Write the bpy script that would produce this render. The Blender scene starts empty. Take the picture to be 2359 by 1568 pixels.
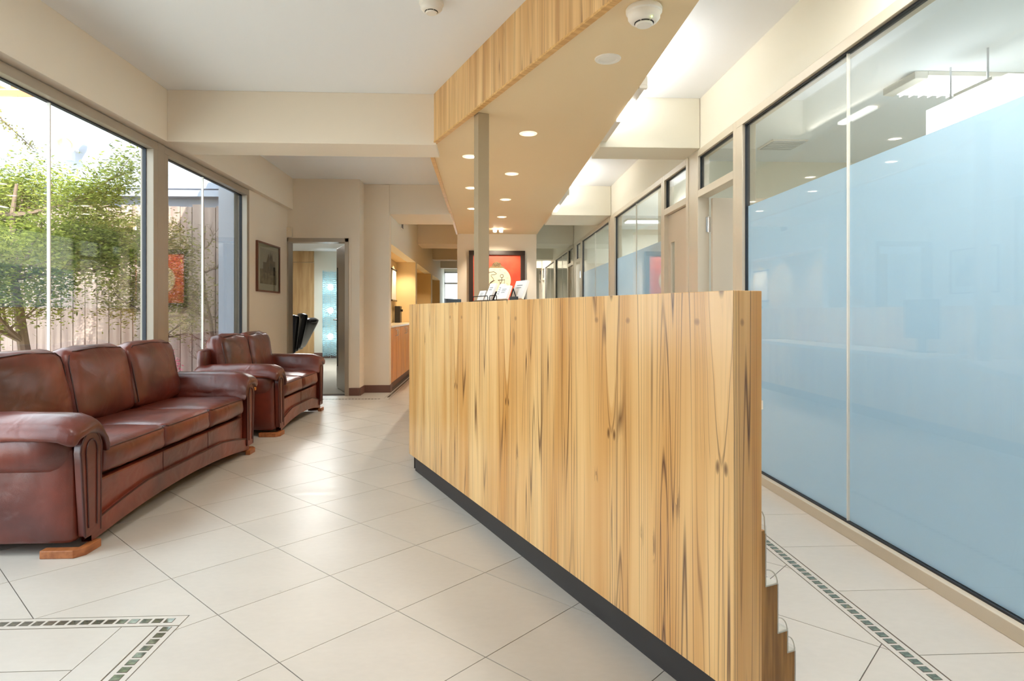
import bpy, bmesh, math, random
from mathutils import Vector, Matrix
import numpy as np
random.seed(7); np.random.seed(7)
PI = math.pi
C = bpy.context.scene.collection

# ------------------------------------------------------------------ camera, sky, sun, exposure
T = math.atan(67.5 / 1433.0)
cd = bpy.data.cameras.new('camera'); cam = bpy.data.objects.new('camera', cd); C.objects.link(cam)
cam.location = (0, 0, 1.08); cam.rotation_euler = (PI / 2, 0, -T)
cd.sensor_width = 36; cd.lens = 36 * 1433 / 2359.0
cd.shift_y = -(784 - 720) / 2359.0; cd.clip_start = 0.05; cd.clip_end = 200
bpy.context.scene.camera = cam

W = bpy.data.worlds.new('sky'); bpy.context.scene.world = W; W.use_nodes = True
bg = W.node_tree.nodes['Background']; bg.inputs[0].default_value = (0.80, 0.90, 1.0, 1); bg.inputs[1].default_value = 3.6

sd = bpy.data.lights.new('sun', 'SUN'); sd.energy = 6.5; sd.angle = 0.009; sd.color = (1.0, 0.95, 0.86)
sun = bpy.data.objects.new('sun', sd); C.objects.link(sun)
sun.rotation_euler = Vector((-0.30, 0.75, -0.58)).to_track_quat('-Z', 'Y').to_euler()

vs = bpy.context.scene.view_settings
bpy.context.scene.display_settings.display_device = 'sRGB'
vs.view_transform = 'Standard'; vs.look = 'None'; vs.exposure = 1.15; vs.gamma = 1.0; vs.use_curve_mapping = False
cy = bpy.context.scene.cycles
cy.max_bounces = 14; cy.diffuse_bounces = 6; cy.glossy_bounces = 5; cy.transparent_max_bounces = 16
cy.transmission_bounces = 8; cy.use_denoising = True; cy.sample_clamp_indirect = 6.0
cy.caustics_reflective = False; cy.caustics_refractive = False

def area(name, loc, size, power, col=(1, 1, 1), rot=(0, 0, 0)):
    l = bpy.data.lights.new(name, 'AREA'); l.shape = 'RECTANGLE'; l.size, l.size_y = size
    l.energy = power; l.color = col
    o = bpy.data.objects.new(name, l); C.objects.link(o); o.location = loc; o.rotation_euler = rot
    return o

# ------------------------------------------------------------------ materials
def srgb(r, g, b):
    f = lambda c: (c / 255 / 12.92) if c <= 10.31 else ((c / 255 + 0.055) / 1.055) ** 2.4
    return (f(r), f(g), f(b), 1)

def mat(name, col=(0.8, 0.8, 0.8, 1), rough=0.5, metal=0.0, spec=0.5, coat=0.0, noise=None, bump=None, trans=0.0):
    """noise=(scale, second colour, low, high, stretch xyz); bump=(scale, strength)"""
    m = bpy.data.materials.new(name); m.use_nodes = True
    nt = m.node_tree; b = nt.nodes['Principled BSDF']
    b.inputs['Base Color'].default_value = col; b.inputs['Roughness'].default_value = rough
    b.inputs['Metallic'].default_value = metal; b.inputs['Specular IOR Level'].default_value = spec
    b.inputs['Coat Weight'].default_value = coat; b.inputs['Coat Roughness'].default_value = 0.12
    tc = nt.nodes.new('ShaderNodeTexCoord')
    if noise:
        mp = nt.nodes.new('ShaderNodeMapping'); nt.links.new(tc.outputs['Object'], mp.inputs[0])
        mp.inputs['Scale'].default_value = noise[4] if len(noise) > 4 else (1, 1, 1)
        n = nt.nodes.new('ShaderNodeTexNoise'); n.inputs['Scale'].default_value = noise[0]; n.inputs['Detail'].default_value = 5
        nt.links.new(mp.outputs[0], n.inputs['Vector'])
        r = nt.nodes.new('ShaderNodeValToRGB'); r.color_ramp.elements[0].position = noise[2]; r.color_ramp.elements[1].position = noise[3]
        r.color_ramp.elements[0].color = col; r.color_ramp.elements[1].color = noise[1]
        nt.links.new(n.outputs[0], r.inputs[0]); nt.links.new(r.outputs[0], b.inputs['Base Color'])
    if bump:
        n2 = nt.nodes.new('ShaderNodeTexNoise'); n2.inputs['Scale'].default_value = bump[0]; n2.inputs['Detail'].default_value = 4
        nt.links.new(tc.outputs['Object'], n2.inputs['Vector'])
        bp = nt.nodes.new('ShaderNodeBump'); bp.inputs['Strength'].default_value = bump[1]; bp.inputs['Distance'].default_value = 0.01
        nt.links.new(n2.outputs[0], bp.inputs['Height']); nt.links.new(bp.outputs[0], b.inputs['Normal'])
    return m

def emis(name, col, s):
    m = bpy.data.materials.new(name); m.use_nodes = True; nt = m.node_tree
    b = nt.nodes['Principled BSDF']; b.inputs['Base Color'].default_value = col
    b.inputs['Emission Color'].default_value = col; b.inputs['Emission Strength'].default_value = s
    return m

def glass_mat(name, tint=(0.95, 0.98, 0.97, 1), boost=1.0):
    m = bpy.data.materials.new(name); m.use_nodes = True; nt = m.node_tree; nt.nodes.clear()
    o = nt.nodes.new('ShaderNodeOutputMaterial'); mx = nt.nodes.new('ShaderNodeMixShader')
    t = nt.nodes.new('ShaderNodeBsdfTransparent'); t.inputs[0].default_value = tint
    g = nt.nodes.new('ShaderNodeBsdfGlossy'); g.inputs['Roughness'].default_value = 0.0
    lw = nt.nodes.new('ShaderNodeLayerWeight'); lw.inputs[0].default_value = 0.5      # Schlick reflectance, same from both faces
    pw = nt.nodes.new('ShaderNodeMath'); pw.operation = 'POWER'; pw.inputs[1].default_value = 5.0
    mu = nt.nodes.new('ShaderNodeMath'); mu.operation = 'MULTIPLY_ADD'; mu.inputs[1].default_value = 0.96 * boost; mu.inputs[2].default_value = 0.04 * boost; mu.use_clamp = True
    nt.links.new(lw.outputs['Facing'], pw.inputs[0]); nt.links.new(pw.outputs[0], mu.inputs[0]); nt.links.new(mu.outputs[0], mx.inputs[0])
    nt.links.new(t.outputs[0], mx.inputs[1]); nt.links.new(g.outputs[0], mx.inputs[2]); nt.links.new(mx.outputs[0], o.inputs[0])
    return m

def film_mat(name, col, tr=0.5):
    m = bpy.data.materials.new(name); m.use_nodes = True; nt = m.node_tree; nt.nodes.clear()
    o = nt.nodes.new('ShaderNodeOutputMaterial'); mx = nt.nodes.new('ShaderNodeMixShader'); mx.inputs[0].default_value = tr
    d = nt.nodes.new('ShaderNodeBsdfDiffuse'); d.inputs[0].default_value = col
    t = nt.nodes.new('ShaderNodeBsdfTranslucent'); t.inputs[0].default_value = col
    nt.links.new(d.outputs[0], mx.inputs[1]); nt.links.new(t.outputs[0], mx.inputs[2]); nt.links.new(mx.outputs[0], o.inputs[0])
    return m

def veneer(name, light, mid, dark, sscale=1.0, lines=1.0, rough=0.28, coat=0.25, seed=0.0, cathedrals=()):
    """figured timber veneer: vertical bands, long dark contour lines that close into cathedral points"""
    m = bpy.data.materials.new(name); m.use_nodes = True; nt = m.node_tree; N = nt.nodes; L = nt.links
    b = N['Principled BSDF']; b.inputs['Roughness'].default_value = rough; b.inputs['Coat Weight'].default_value = coat
    b.inputs['Coat Roughness'].default_value = 0.18
    tc = N.new('ShaderNodeTexCoord'); sp = N.new('ShaderNodeSeparateXYZ'); L.new(tc.outputs['Object'], sp.inputs[0])
    ad = N.new('ShaderNodeMath'); ad.operation = 'MULTIPLY_ADD'; ad.inputs[1].default_value = 1.7
    L.new(sp.outputs[1], ad.inputs[0]); L.new(sp.outputs[0], ad.inputs[2])
    def noise(sx, sz, det, off, rgh=0.5):
        cb = N.new('ShaderNodeCombineXYZ')
        a = N.new('ShaderNodeMath'); a.operation = 'MULTIPLY'; a.inputs[1].default_value = sx * sscale; L.new(ad.outputs[0], a.inputs[0])
        c = N.new('ShaderNodeMath'); c.operation = 'MULTIPLY'; c.inputs[1].default_value = sz; L.new(sp.outputs[2], c.inputs[0])
        L.new(a.outputs[0], cb.inputs[0]); L.new(c.outputs[0], cb.inputs[1]); cb.inputs[2].default_value = off + seed
        n = N.new('ShaderNodeTexNoise'); n.inputs['Scale'].default_value = 1; n.inputs['Detail'].default_value = det
        n.inputs['Roughness'].default_value = rgh; L.new(cb.outputs[0], n.inputs['Vector']); return n.outputs[0]
    def mth(op, a, v=None, v2=None, cl=False):
        x = N.new('ShaderNodeMath'); x.operation = op; x.use_clamp = cl
        for i, q in enumerate((a, v, v2)):
            if q is None: continue
            if hasattr(q, 'links'): L.new(q, x.inputs[i])
            else: x.inputs[i].default_value = q
        return x.outputs[0]
    def mixc(f, c1, c2):
        x = N.new('ShaderNodeMix'); x.data_type = 'RGBA'
        L.new(f, x.inputs['Factor'])
        for q, k in ((c1, 'A'), (c2, 'B')):
            if hasattr(q, 'links'): L.new(q, [i for i in x.inputs if i.identifier == k + '_Color'][0])
            else: [i for i in x.inputs if i.identifier == k + '_Color'][0].default_value = q
        return [o for o in x.outputs if o.identifier == 'Result_Color'][0]
    band = noise(6, 0.5, 2, 0.0)
    fine = noise(70, 1.2, 3, 5.0, 0.7)
    big = noise(8, 0.16, 1.5, 11.0, 0.35)
    # contour lines: distance of k*noise to its nearest integer
    def contour(src, k, w):
        fr = mth('FRACT', mth('MULTIPLY', src, k))
        d = mth('ABSOLUTE', mth('SUBTRACT', fr, 0.5))
        return mth('SUBTRACT', 1.0, mth('DIVIDE', d, w, cl=True), cl=True)
    l1 = contour(big, 20.0, 0.12)
    l2 = contour(noise(30, 0.22, 1.0, 21.0), 9.0, 0.13)
    msk = mth('MULTIPLY_ADD', mth('SUBTRACT', noise(7, 0.9, 2, 31.0), 0.40), 6.0, 0.0, cl=True)
    msk2 = mth('MULTIPLY_ADD', mth('SUBTRACT', noise(9, 0.35, 2, 41.0), 0.46), 8.0, 0.0, cl=True)
    f0 = mth('MULTIPLY_ADD', mth('SUBTRACT', band, 0.38), 3.6, 0.0, cl=True)
    c0 = mixc(f0, light, mid)
    f1 = mth('MULTIPLY', mth('MULTIPLY_ADD', mth('SUBTRACT', fine, 0.5), 4.0, 0.0, cl=True), 0.45)
    c1 = mixc(f1, c0, mid)
    dk = mth('MULTIPLY', mth('MAXIMUM', mth('MULTIPLY', l1, msk), mth('MULTIPLY', l2, msk2)), 0.92 * lines)
    c2 = mixc(dk, c1, dark)
    if cathedrals:
        dx = None
        for xc in cathedrals:
            d_ = mth('ABSOLUTE', mth('SUBTRACT', ad.outputs[0], xc)); dx = d_ if dx is None else mth('MINIMUM', dx, d_)
        wob = mth('MULTIPLY_ADD', mth('SUBTRACT', noise(5, 3.5, 1, 61.0), 0.5), 0.016, 0.0); dxw = mth('ADD', dx, wob)
        q = mth('SUBTRACT', sp.outputs[2], mth('MULTIPLY', mth('POWER', mth('DIVIDE', dxw, 0.036), 2.0), 0.30))     # parabola level
        above = mth('MULTIPLY_ADD', mth('SUBTRACT', sp.outputs[2], 0.66), 20.0, 0.0, cl=True)
        near = mth('MULTIPLY_ADD', mth('SUBTRACT', 0.105, dx), 60.0, 0.0, cl=True)
        lc = mth('MULTIPLY', mth('MULTIPLY', contour(mth('ADD', q, 0.0), 2.2, 0.05), above), near)
        side = mth('MULTIPLY', mth('MULTIPLY_ADD', mth('SUBTRACT', 0.115, dx), 50.0, 0.0, cl=True), mth('MULTIPLY_ADD', mth('SUBTRACT', dx, 0.045), 40.0, 0.0, cl=True))
        c2 = mixc(mth('MULTIPLY', side, 0.45), c2, mid)
        inner = mth('MULTIPLY', mth('MULTIPLY_ADD', mth('SUBTRACT', q, 0.74), 30.0, 0.0, cl=True), 0.75)
        c2 = mixc(inner, c2, light)
        c2 = mixc(mth('MULTIPLY', lc, 0.75), c2, dark)
        k1 = mth('ADD', mth('POWER', mth('DIVIDE', mth('SUBTRACT', dxw, 0.016), 0.009), 2.0), mth('POWER', mth('DIVIDE', mth('SUBTRACT', sp.outputs[2], 0.675), 0.022), 2.0))
        k2 = mth('ADD', mth('POWER', mth('DIVIDE', mth('SUBTRACT', dxw, 0.092), 0.014), 2.0), mth('POWER', mth('DIVIDE', mth('SUBTRACT', sp.outputs[2], 1.055), 0.012), 2.0))
        kk = mth('MAXIMUM', mth('MULTIPLY', mth('SUBTRACT', 1.0, k1, cl=True), 0.8), mth('MULTIPLY', mth('SUBTRACT', 1.0, k2, cl=True), 0.5))
        c2 = mixc(kk, c2, dark)
        below = mth('MULTIPLY', mth('MULTIPLY', mth('SUBTRACT', 1.0, above), contour(dxw, 60.0, 0.12)), mth('MULTIPLY_ADD', mth('SUBTRACT', 0.03, dx), 90.0, 0.0, cl=True))
        c2 = mixc(mth('MULTIPLY', below, 0.6), c2, dark)
    # pin knots: rare stretched cells
    vcb = N.new('ShaderNodeCombineXYZ')
    L.new(mth('MULTIPLY', ad.outputs[0], 9.0 * sscale), vcb.inputs[0]); L.new(mth('MULTIPLY', sp.outputs[2], 2.1), vcb.inputs[1]); vcb.inputs[2].default_value = seed
    vo = N.new('ShaderNodeTexVoronoi'); vo.inputs['Scale'].default_value = 1.0; L.new(vcb.outputs[0], vo.inputs['Vector'])
    kn = mth('MULTIPLY_ADD', mth('SUBTRACT', 0.13, vo.outputs['Distance']), 9.0, 0.0, cl=True)
    kn = mth('MULTIPLY', kn, mth('GREATER_THAN', noise(40, 9, 3, 51.0), 0.5))
    c3 = mixc(mth('MULTIPLY', kn, 0.65 * lines), c2, dark)
    L.new(c3, b.inputs['Base Color'])
    return m

def leather_mat():
    m = bpy.data.materials.new('leather'); m.use_nodes = True; nt = m.node_tree; N = nt.nodes; L = nt.links
    b = N['Principled BSDF']; b.inputs['Roughness'].default_value = 0.30; b.inputs['Specular IOR Level'].default_value = 0.5
    b.inputs['Coat Weight'].default_value = 0.35; b.inputs['Coat Roughness'].default_value = 0.42
    tc = N.new('ShaderNodeTexCoord')
    n = N.new('ShaderNodeTexNoise'); n.inputs['Scale'].default_value = 3.0; n.inputs['Detail'].default_value = 6; L.new(tc.outputs['Object'], n.inputs[0])
    r = N.new('ShaderNodeValToRGB'); e = r.color_ramp.elements
    e[0].position = 0.32; e[0].color = srgb(70, 22, 17); e[1].position = 0.68; e[1].color = srgb(122, 50, 33)
    L.new(n.outputs[0], r.inputs[0]); L.new(r.outputs[0], b.inputs['Base Color'])
    v = N.new('ShaderNodeTexVoronoi'); v.inputs['Scale'].default_value = 260; L.new(tc.outputs['Object'], v.inputs['Vector'])
    w = N.new('ShaderNodeTexNoise'); w.inputs['Scale'].default_value = 5; w.inputs['Detail'].default_value = 2.0; w.inputs['Distortion'].default_value = 1.0
    mp = N.new('ShaderNodeMapping'); mp.inputs['Scale'].default_value = (1.2, 1.0, 1.3); mp.inputs['Rotation'].default_value = (0.5, 0.2, 0.4)
    L.new(tc.outputs['Object'], mp.inputs[0]); L.new(mp.outputs[0], w.inputs['Vector'])
    b1 = N.new('ShaderNodeBump'); b1.inputs['Strength'].default_value = 0.12; b1.inputs['Distance'].default_value = 0.002; L.new(v.outputs[0], b1.inputs['Height'])
    b2 = N.new('ShaderNodeBump'); b2.inputs['Strength'].default_value = 0.4; b2.inputs['Distance'].default_value = 0.018
    L.new(w.outputs[0], b2.inputs['Height']); L.new(b1.outputs[0], b2.inputs['Normal']); L.new(b2.outputs[0], b.inputs['Normal'])
    return m

def tile_mat():
    m = bpy.data.materials.new('stone_tile'); m.use_nodes = True; nt = m.node_tree; N = nt.nodes; L = nt.links
    b = N['Principled BSDF']; b.inputs['Roughness'].default_value = 0.27; b.inputs['Specular IOR Level'].default_value = 0.45
    g = N.new('ShaderNodeNewGeometry'); oi = N.new('ShaderNodeObjectInfo')
    mp = N.new('ShaderNodeMapping'); mp.inputs['Rotation'].default_value = (0, 0, 0.75); mp.inputs['Scale'].default_value = (1, 1.9, 1)
    sc_ = N.new('ShaderNodeVectorMath'); sc_.operation = 'SCALE'; sc_.inputs[3].default_value = 7.0; L.new(oi.outputs['Random'], sc_.inputs[0])
    av = N.new('ShaderNodeVectorMath'); L.new(g.outputs['Position'], av.inputs[0]); L.new(sc_.outputs[0], av.inputs[1]); L.new(av.outputs[0], mp.inputs[0])
    def nz(sc, det, a, b):
        n = N.new('ShaderNodeTexNoise'); n.inputs['Scale'].default_value = sc; n.inputs['Detail'].default_value = det; L.new(mp.outputs[0], n.inputs['Vector'])
        r = N.new('ShaderNodeMapRange'); r.inputs['From Min'].default_value = 0.2; r.inputs['From Max'].default_value = 0.8
        r.inputs['To Min'].default_value = a; r.inputs['To Max'].default_value = b; L.new(n.outputs[0], r.inputs['Value']); return r.outputs[0]
    ad_ = N.new('ShaderNodeMath'); ad_.operation = 'ADD'; L.new(nz(3.0, 3, 0.90, 0.98), ad_.inputs[0]); L.new(nz(28.0, 4, 0.0, 0.06), ad_.inputs[1])
    ma = N.new('ShaderNodeMath'); ma.operation = 'MULTIPLY_ADD'; ma.inputs[1].default_value = 0.04; L.new(oi.outputs['Random'], ma.inputs[0]); L.new(ad_.outputs[0], ma.inputs[2])
    hs = N.new('ShaderNodeHueSaturation'); hs.inputs['Color'].default_value = srgb(193, 187, 178); L.new(ma.outputs[0], hs.inputs['Value'])
    L.new(hs.outputs[0], b.inputs['Base Color']); L.new(nz(6.0, 3, 0.27, 0.37), b.inputs['Roughness'])
    return m

M = dict(
    wall=mat('wall_paint', srgb(231, 219, 202), 0.7, bump=(180, 0.03)),
    wall_white=mat('pale_wall_paint', srgb(226, 222, 208), 0.7),
    ceil=mat('ceiling_paint', srgb(234, 237, 241), 0.8),
    niche=mat('warm_niche_paint', srgb(222, 198, 152), 0.7),
    frame=mat('taupe_frame', srgb(168, 156, 140), 0.35, metal=0.15),
    frame_pale=mat('pale_partition_frame', srgb(206, 196, 178), 0.3, metal=0.1),
    alu=mat('aluminium', srgb(200, 202, 206), 0.3, metal=0.7),
    gasket=mat('black_gasket', srgb(30, 36, 46), 0.5),
    tile=tile_mat(), grout=mat('grout', srgb(92, 80, 72), 0.9),
    inlay=mat('inlay_glass', srgb(132, 138, 128), 0.06, metal=0.75, noise=(60, srgb(165, 172, 150), 0.4, 0.6)),
    wood=veneer('zebra_veneer', srgb(236, 194, 132), srgb(206, 148, 78), srgb(80, 40, 14), cathedrals=(0.042, 0.546, 1.378, 2.056)),
    wood2=veneer('fascia_veneer', srgb(232, 192, 132), srgb(200, 150, 90), srgb(110, 70, 32), sscale=1.9, lines=0.85, seed=70.0, rough=0.35, coat=0.1),
    edge=mat('wood_edge_strip', srgb(222, 176, 108), 0.4, noise=(8, srgb(200, 150, 84), 0.4, 0.6, (6, 0.6, 6))),
    kick=mat('dark_kick', srgb(42, 37, 37), 0.45),
    soffit=mat('soffit_paint', srgb(228, 204, 164), 0.6),
    post=mat('post_steel', srgb(166, 146, 116), 0.4, metal=0.1),
    leather=leather_mat(), piping=mat('dark_piping', srgb(62, 24, 22), 0.45),
    footwood=mat('foot_wood', srgb(168, 104, 62), 0.4, noise=(6, srgb(140, 82, 46), 0.4, 0.65, (6, 1, 6))),
    pine=mat('pine', srgb(206, 140, 58), 0.4, noise=(5, srgb(184, 116, 44), 0.4, 0.65, (8, 8, 1))),
    skirting=mat('brown_skirting', srgb(112, 78, 68), 0.5),
    glass=glass_mat('window_glass', boost=2.0), pglass=glass_mat('partition_glass', (0.965, 0.985, 0.975, 1), 1.0),
    film=film_mat('frost_film', (0.70, 0.84, 0.96, 1), 0.5),
    white=mat('white_plastic', srgb(232, 226, 216), 0.4), black=mat('black_plastic', srgb(28, 27, 28), 0.35),
    dark=mat('dark_slot', srgb(40, 34, 30), 0.6), chrome=mat('chrome', srgb(215, 215, 218), 0.12, metal=1),
    doorp=mat('door_paint', srgb(205, 190, 170), 0.42), doord=mat('grey_door_paint', srgb(176, 166, 154), 0.3, metal=0.2),
    carpet=mat('carpet', srgb(176, 174, 162), 0.95, bump=(300, 0.3)),
    panel=mat('oak_panelling', srgb(206, 170, 122), 0.4, noise=(3, srgb(184, 146, 98), 0.35, 0.65, (5, 5, 0.5))),
    cab=mat('cabinet_wood', srgb(222, 150, 56), 0.4, coat=0.0, noise=(3, srgb(192, 122, 46), 0.35, 0.65, (6, 3, 0.5))),
    counter=mat('pale_counter', srgb(226, 212, 190), 0.2),
    blackleather=mat('black_leather', srgb(34, 32, 34), 0.28, bump=(60, 0.1)),
    paper=mat('paper', srgb(236, 232, 228), 0.6), ink=mat('ink', srgb(120, 122, 126), 0.7),
    wire=mat('black_wire', srgb(26, 24, 24), 0.35, metal=0.5),
    lum=emis('tube_light', (1, 0.98, 0.95, 1), 4), lumo=emis('office_tube', (0.95, 0.98, 1, 1), 1.6),
    warm=emis('warm_lamp', (1, 0.86, 0.66, 1), 14), bulb=emis('cool_bulb', (0.93, 1, 1, 1), 16),
    ringglow=emis('lit_trim_ring', (0.95, 0.82, 0.66, 1), 0.35),
    led=emis('green_led', (0.6, 1, 0.1, 1), 4),
    red=mat('vermilion_paint', srgb(232, 92, 58), 0.45, noise=(5, srgb(220, 74, 46), 0.4, 0.7)), blackframe=mat('dark_frame', srgb(52, 36, 30), 0.3),
    cream=mat('cream_paint', srgb(250, 236, 200), 0.6), ochre=mat('ochre_paint', srgb(150, 124, 84), 0.6),
    stroke=mat('brown_ink', srgb(78, 62, 46), 0.6), pinkmark=mat('pink_mark', srgb(226, 150, 120), 0.6),
    brownframe=mat('brown_frame', srgb(112, 68, 50), 0.35), mount=mat('picture_mount', srgb(226, 214, 188), 0.7),
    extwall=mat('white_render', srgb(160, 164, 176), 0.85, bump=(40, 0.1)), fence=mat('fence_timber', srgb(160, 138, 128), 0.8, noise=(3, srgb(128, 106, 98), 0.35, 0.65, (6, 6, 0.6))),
    bounce_paving=mat('pale_bounce_paving', srgb(212, 206, 196), 0.9, noise=(4, srgb(198, 190, 178), 0.4, 0.6)), brick=mat('terracotta', srgb(196, 110, 70), 0.8),  # unseen courtyard ground, made pale to bounce sunlight onto the ceiling
    bark=mat('bark', srgb(112, 92, 78), 0.9, bump=(30, 0.5)),
)
def leafmat(name, a, b, t=0.45):
    m = bpy.data.materials.new(name); m.use_nodes = True; nt = m.node_tree; N = nt.nodes; L = nt.links; N.clear()
    o = N.new('ShaderNodeOutputMaterial'); mx = N.new('ShaderNodeMixShader'); mx.inputs[0].default_value = t
    d = N.new('ShaderNodeBsdfDiffuse'); tr = N.new('ShaderNodeBsdfTranslucent')
    g = N.new('ShaderNodeNewGeometry'); r = N.new('ShaderNodeValToRGB'); r.color_ramp.elements[0].color = a; r.color_ramp.elements[1].color = b
    L.new(g.outputs['Random Per Island'], r.inputs[0])
    for q in (d, tr): L.new(r.outputs[0], q.inputs[0])
    L.new(d.outputs[0], mx.inputs[1]); L.new(tr.outputs[0], mx.inputs[2]); L.new(mx.outputs[0], o.inputs[0]); return m
M['leaf'] = leafmat('juniper_leaf', srgb(74, 90, 40), srgb(172, 178, 88))
M['leaf2'] = leafmat('dusty_leaf', srgb(96, 92, 56), srgb(166, 160, 98))
M['frond'] = leafmat('frond_leaf', srgb(150, 150, 70), srgb(214, 200, 130))
M['pink'] = leafmat('pink_flower', srgb(206, 96, 120), srgb(240, 170, 184))


# ------------------------------------------------------------------ mesh helpers
class MB:
    def __init__(s): s.v = []; s.f = []
    def add(s, vs_, fs):
        o = len(s.v); s.v += [tuple(p) for p in vs_]; s.f += [tuple(i + o for i in f) for f in fs]; return s
    def box(s, x0, y0, z0, x1, y1, z1):
        x0, x1 = min(x0, x1), max(x0, x1); y0, y1 = min(y0, y1), max(y0, y1); z0, z1 = min(z0, z1), max(z0, z1)
        return s.add([(x0, y0, z0), (x1, y0, z0), (x1, y1, z0), (x0, y1, z0), (x0, y0, z1), (x1, y0, z1), (x1, y1, z1), (x0, y1, z1)],
                     [(0, 3, 2, 1), (4, 5, 6, 7), (0, 1, 5, 4), (1, 2, 6, 5), (2, 3, 7, 6), (3, 0, 4, 7)])
    def prism(s, poly, z0, z1):
        a = sum(poly[i][0] * poly[(i + 1) % len(poly)][1] - poly[(i + 1) % len(poly)][0] * poly[i][1] for i in range(len(poly)))
        if a < 0: poly = poly[::-1]
        n = len(poly)
        return s.add([(x, y, z0) for x, y in poly] + [(x, y, z1) for x, y in poly],
                     [tuple(range(n - 1, -1, -1)), tuple(range(n, 2 * n))] + [(i, (i + 1) % n, n + (i + 1) % n, n + i) for i in range(n)])
    def tube(s, pts, r, n=8, cap=True):
        pts = [Vector(p) for p in pts]; rr = r if isinstance(r, (list, tuple)) else [r] * len(pts)
        o = len(s.v); up = None
        for i, p in enumerate(pts):
            d = (pts[min(i + 1, len(pts) - 1)] - pts[max(i - 1, 0)]).normalized()
            if up is None: up = d.orthogonal().normalized()
            up = (up - d * up.dot(d)); up = up.normalized() if up.length > 1e-6 else d.orthogonal().normalized()
            w = d.cross(up)
            for k in range(n):
                a = 2 * PI * k / n; s.v.append(tuple(p + (up * math.cos(a) + w * math.sin(a)) * rr[i]))
        for i in range(len(pts) - 1):
            for k in range(n):
                s.f.append((o + i * n + k, o + i * n + (k + 1) % n, o + (i + 1) * n + (k + 1) % n, o + (i + 1) * n + k))
        if cap:
            s.f.append(tuple(o + k for k in range(n - 1, -1, -1))); s.f.append(tuple(o + (len(pts) - 1) * n + k for k in range(n)))
        return s
    def lathe(s, prof, n=32, c=(0, 0, 0)):
        o = len(s.v)
        for r, z in prof:
            for k in range(n):
                a = 2 * PI * k / n; s.v.append((c[0] + r * math.cos(a), c[1] + r * math.sin(a), c[2] + z))
        for i in range(len(prof) - 1):
            for k in range(n):
                s.f.append((o + i * n + k, o + i * n + (k + 1) % n, o + (i + 1) * n + (k + 1) % n, o + (i + 1) * n + k))
        s.f.append(tuple(o + k for k in range(n - 1, -1, -1))); s.f.append(tuple(o + (len(prof) - 1) * n + k for k in range(n)))
        return s
    def cushion(s, c, size, r=0.05, bulge=(0.0, 0.0, 0.0), n=9, rot=None, wob=0.0, seed=0, sag=None):
        """rounded, puffed box; rot = Matrix; wob = soft folds"""
        rnd = random.Random(seed); ph = [rnd.uniform(0, 6.28) for _ in range(6)]
        hx, hy, hz = [q / 2 for q in size]; r = min(r, hx, hy, hz)
        idx = {}; o = len(s.v); faces = []
        def vert(i, j, k):
            key = (i, j, k)
            if key in idx: return idx[key]
            u, v_, w = [2 * q / n - 1 for q in key]
            # concentrate loops near edges
            g = lambda t: math.sin(t * PI / 2)
            p = Vector((g(u) * hx, g(v_) * hy, g(w) * hz))
            core = Vector((max(-hx + r, min(hx - r, p.x)), max(-hy + r, min(hy - r, p.y)), max(-hz + r, min(hz - r, p.z))))
            d = p - core
            if d.length > 1e-9: p = core + d.normalized() * r
            a, b, e = p.x / hx, p.y / hy, p.z / hz
            p.x += bulge[0] * a * (1 - b * b) * (1 - e * e); p.y += bulge[1] * b * (1 - a * a) * (1 - e * e); p.z += bulge[2] * e * (1 - a * a) * (1 - b * b)
            if wob:
                f = math.sin(7 * p.x / hx + 3 * p.z / hz + ph[0]) * math.sin(5 * p.y / hy + ph[1]) + 0.6 * math.sin(13 * p.y / hy + 4 * p.z / hz + ph[2])
                p += (d.normalized() if d.length > 1e-9 else Vector((0, 0, 0))) * 0 + Vector((a, b, e)) * wob * f * 0.5
            if sag: p = sag(p, a, b, e)
            if rot: p = rot @ p
            s.v.append(tuple(p + Vector(c))); idx[key] = len(s.v) - 1; return idx[key]
        R = range(n)
        for i in R:
            for j in R:
                faces.append((vert(i, j, 0), vert(i, j + 1, 0), vert(i + 1, j + 1, 0), vert(i + 1, j, 0)))
                faces.append((vert(i, j, n), vert(i + 1, j, n), vert(i + 1, j + 1, n), vert(i, j + 1, n)))
                faces.append((vert(i, 0, j), vert(i + 1, 0, j), vert(i + 1, 0, j + 1), vert(i, 0, j + 1)))
                faces.append((vert(i, n, j), vert(i, n, j + 1), vert(i + 1, n, j + 1), vert(i + 1, n, j)))
                faces.append((vert(0, i, j), vert(0, i, j + 1), vert(0, i + 1, j + 1), vert(0, i + 1, j)))
                faces.append((vert(n, i, j), vert(n, i + 1, j), vert(n, i + 1, j + 1), vert(n, i, j + 1)))
        s.f += faces; return s
    def mesh(s, name, m=None, smooth=False, bevel=0.0):
        me = bpy.data.meshes.new(name); me.from_pydata(s.v, [], s.f); me.update()
        if bevel > 0:
            b = bmesh.new(); b.from_mesh(me)
            es = [e for e in b.edges if len(e.link_faces) == 2 and e.calc_face_angle() > 0.5]
            bmesh.ops.bevel(b, geom=es, offset=bevel, segments=2, affect='EDGES', profile=0.6); b.to_mesh(me); b.free()
        if m: me.materials.append(m)
        if smooth:
            me.polygons.foreach_set('use_smooth', [True] * len(me.polygons))
            try: me.set_sharp_from_angle(angle=0.7)
            except Exception: pass
        return me
    def obj(s, name, m, parent=None, smooth=False, bevel=0.0, **kw):
        o = bpy.data.objects.new(name, s.mesh(name, m, smooth, bevel)); C.objects.link(o)
        if parent: o.parent = parent
        for k, v in kw.items(): o[k] = v
        return o

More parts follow.
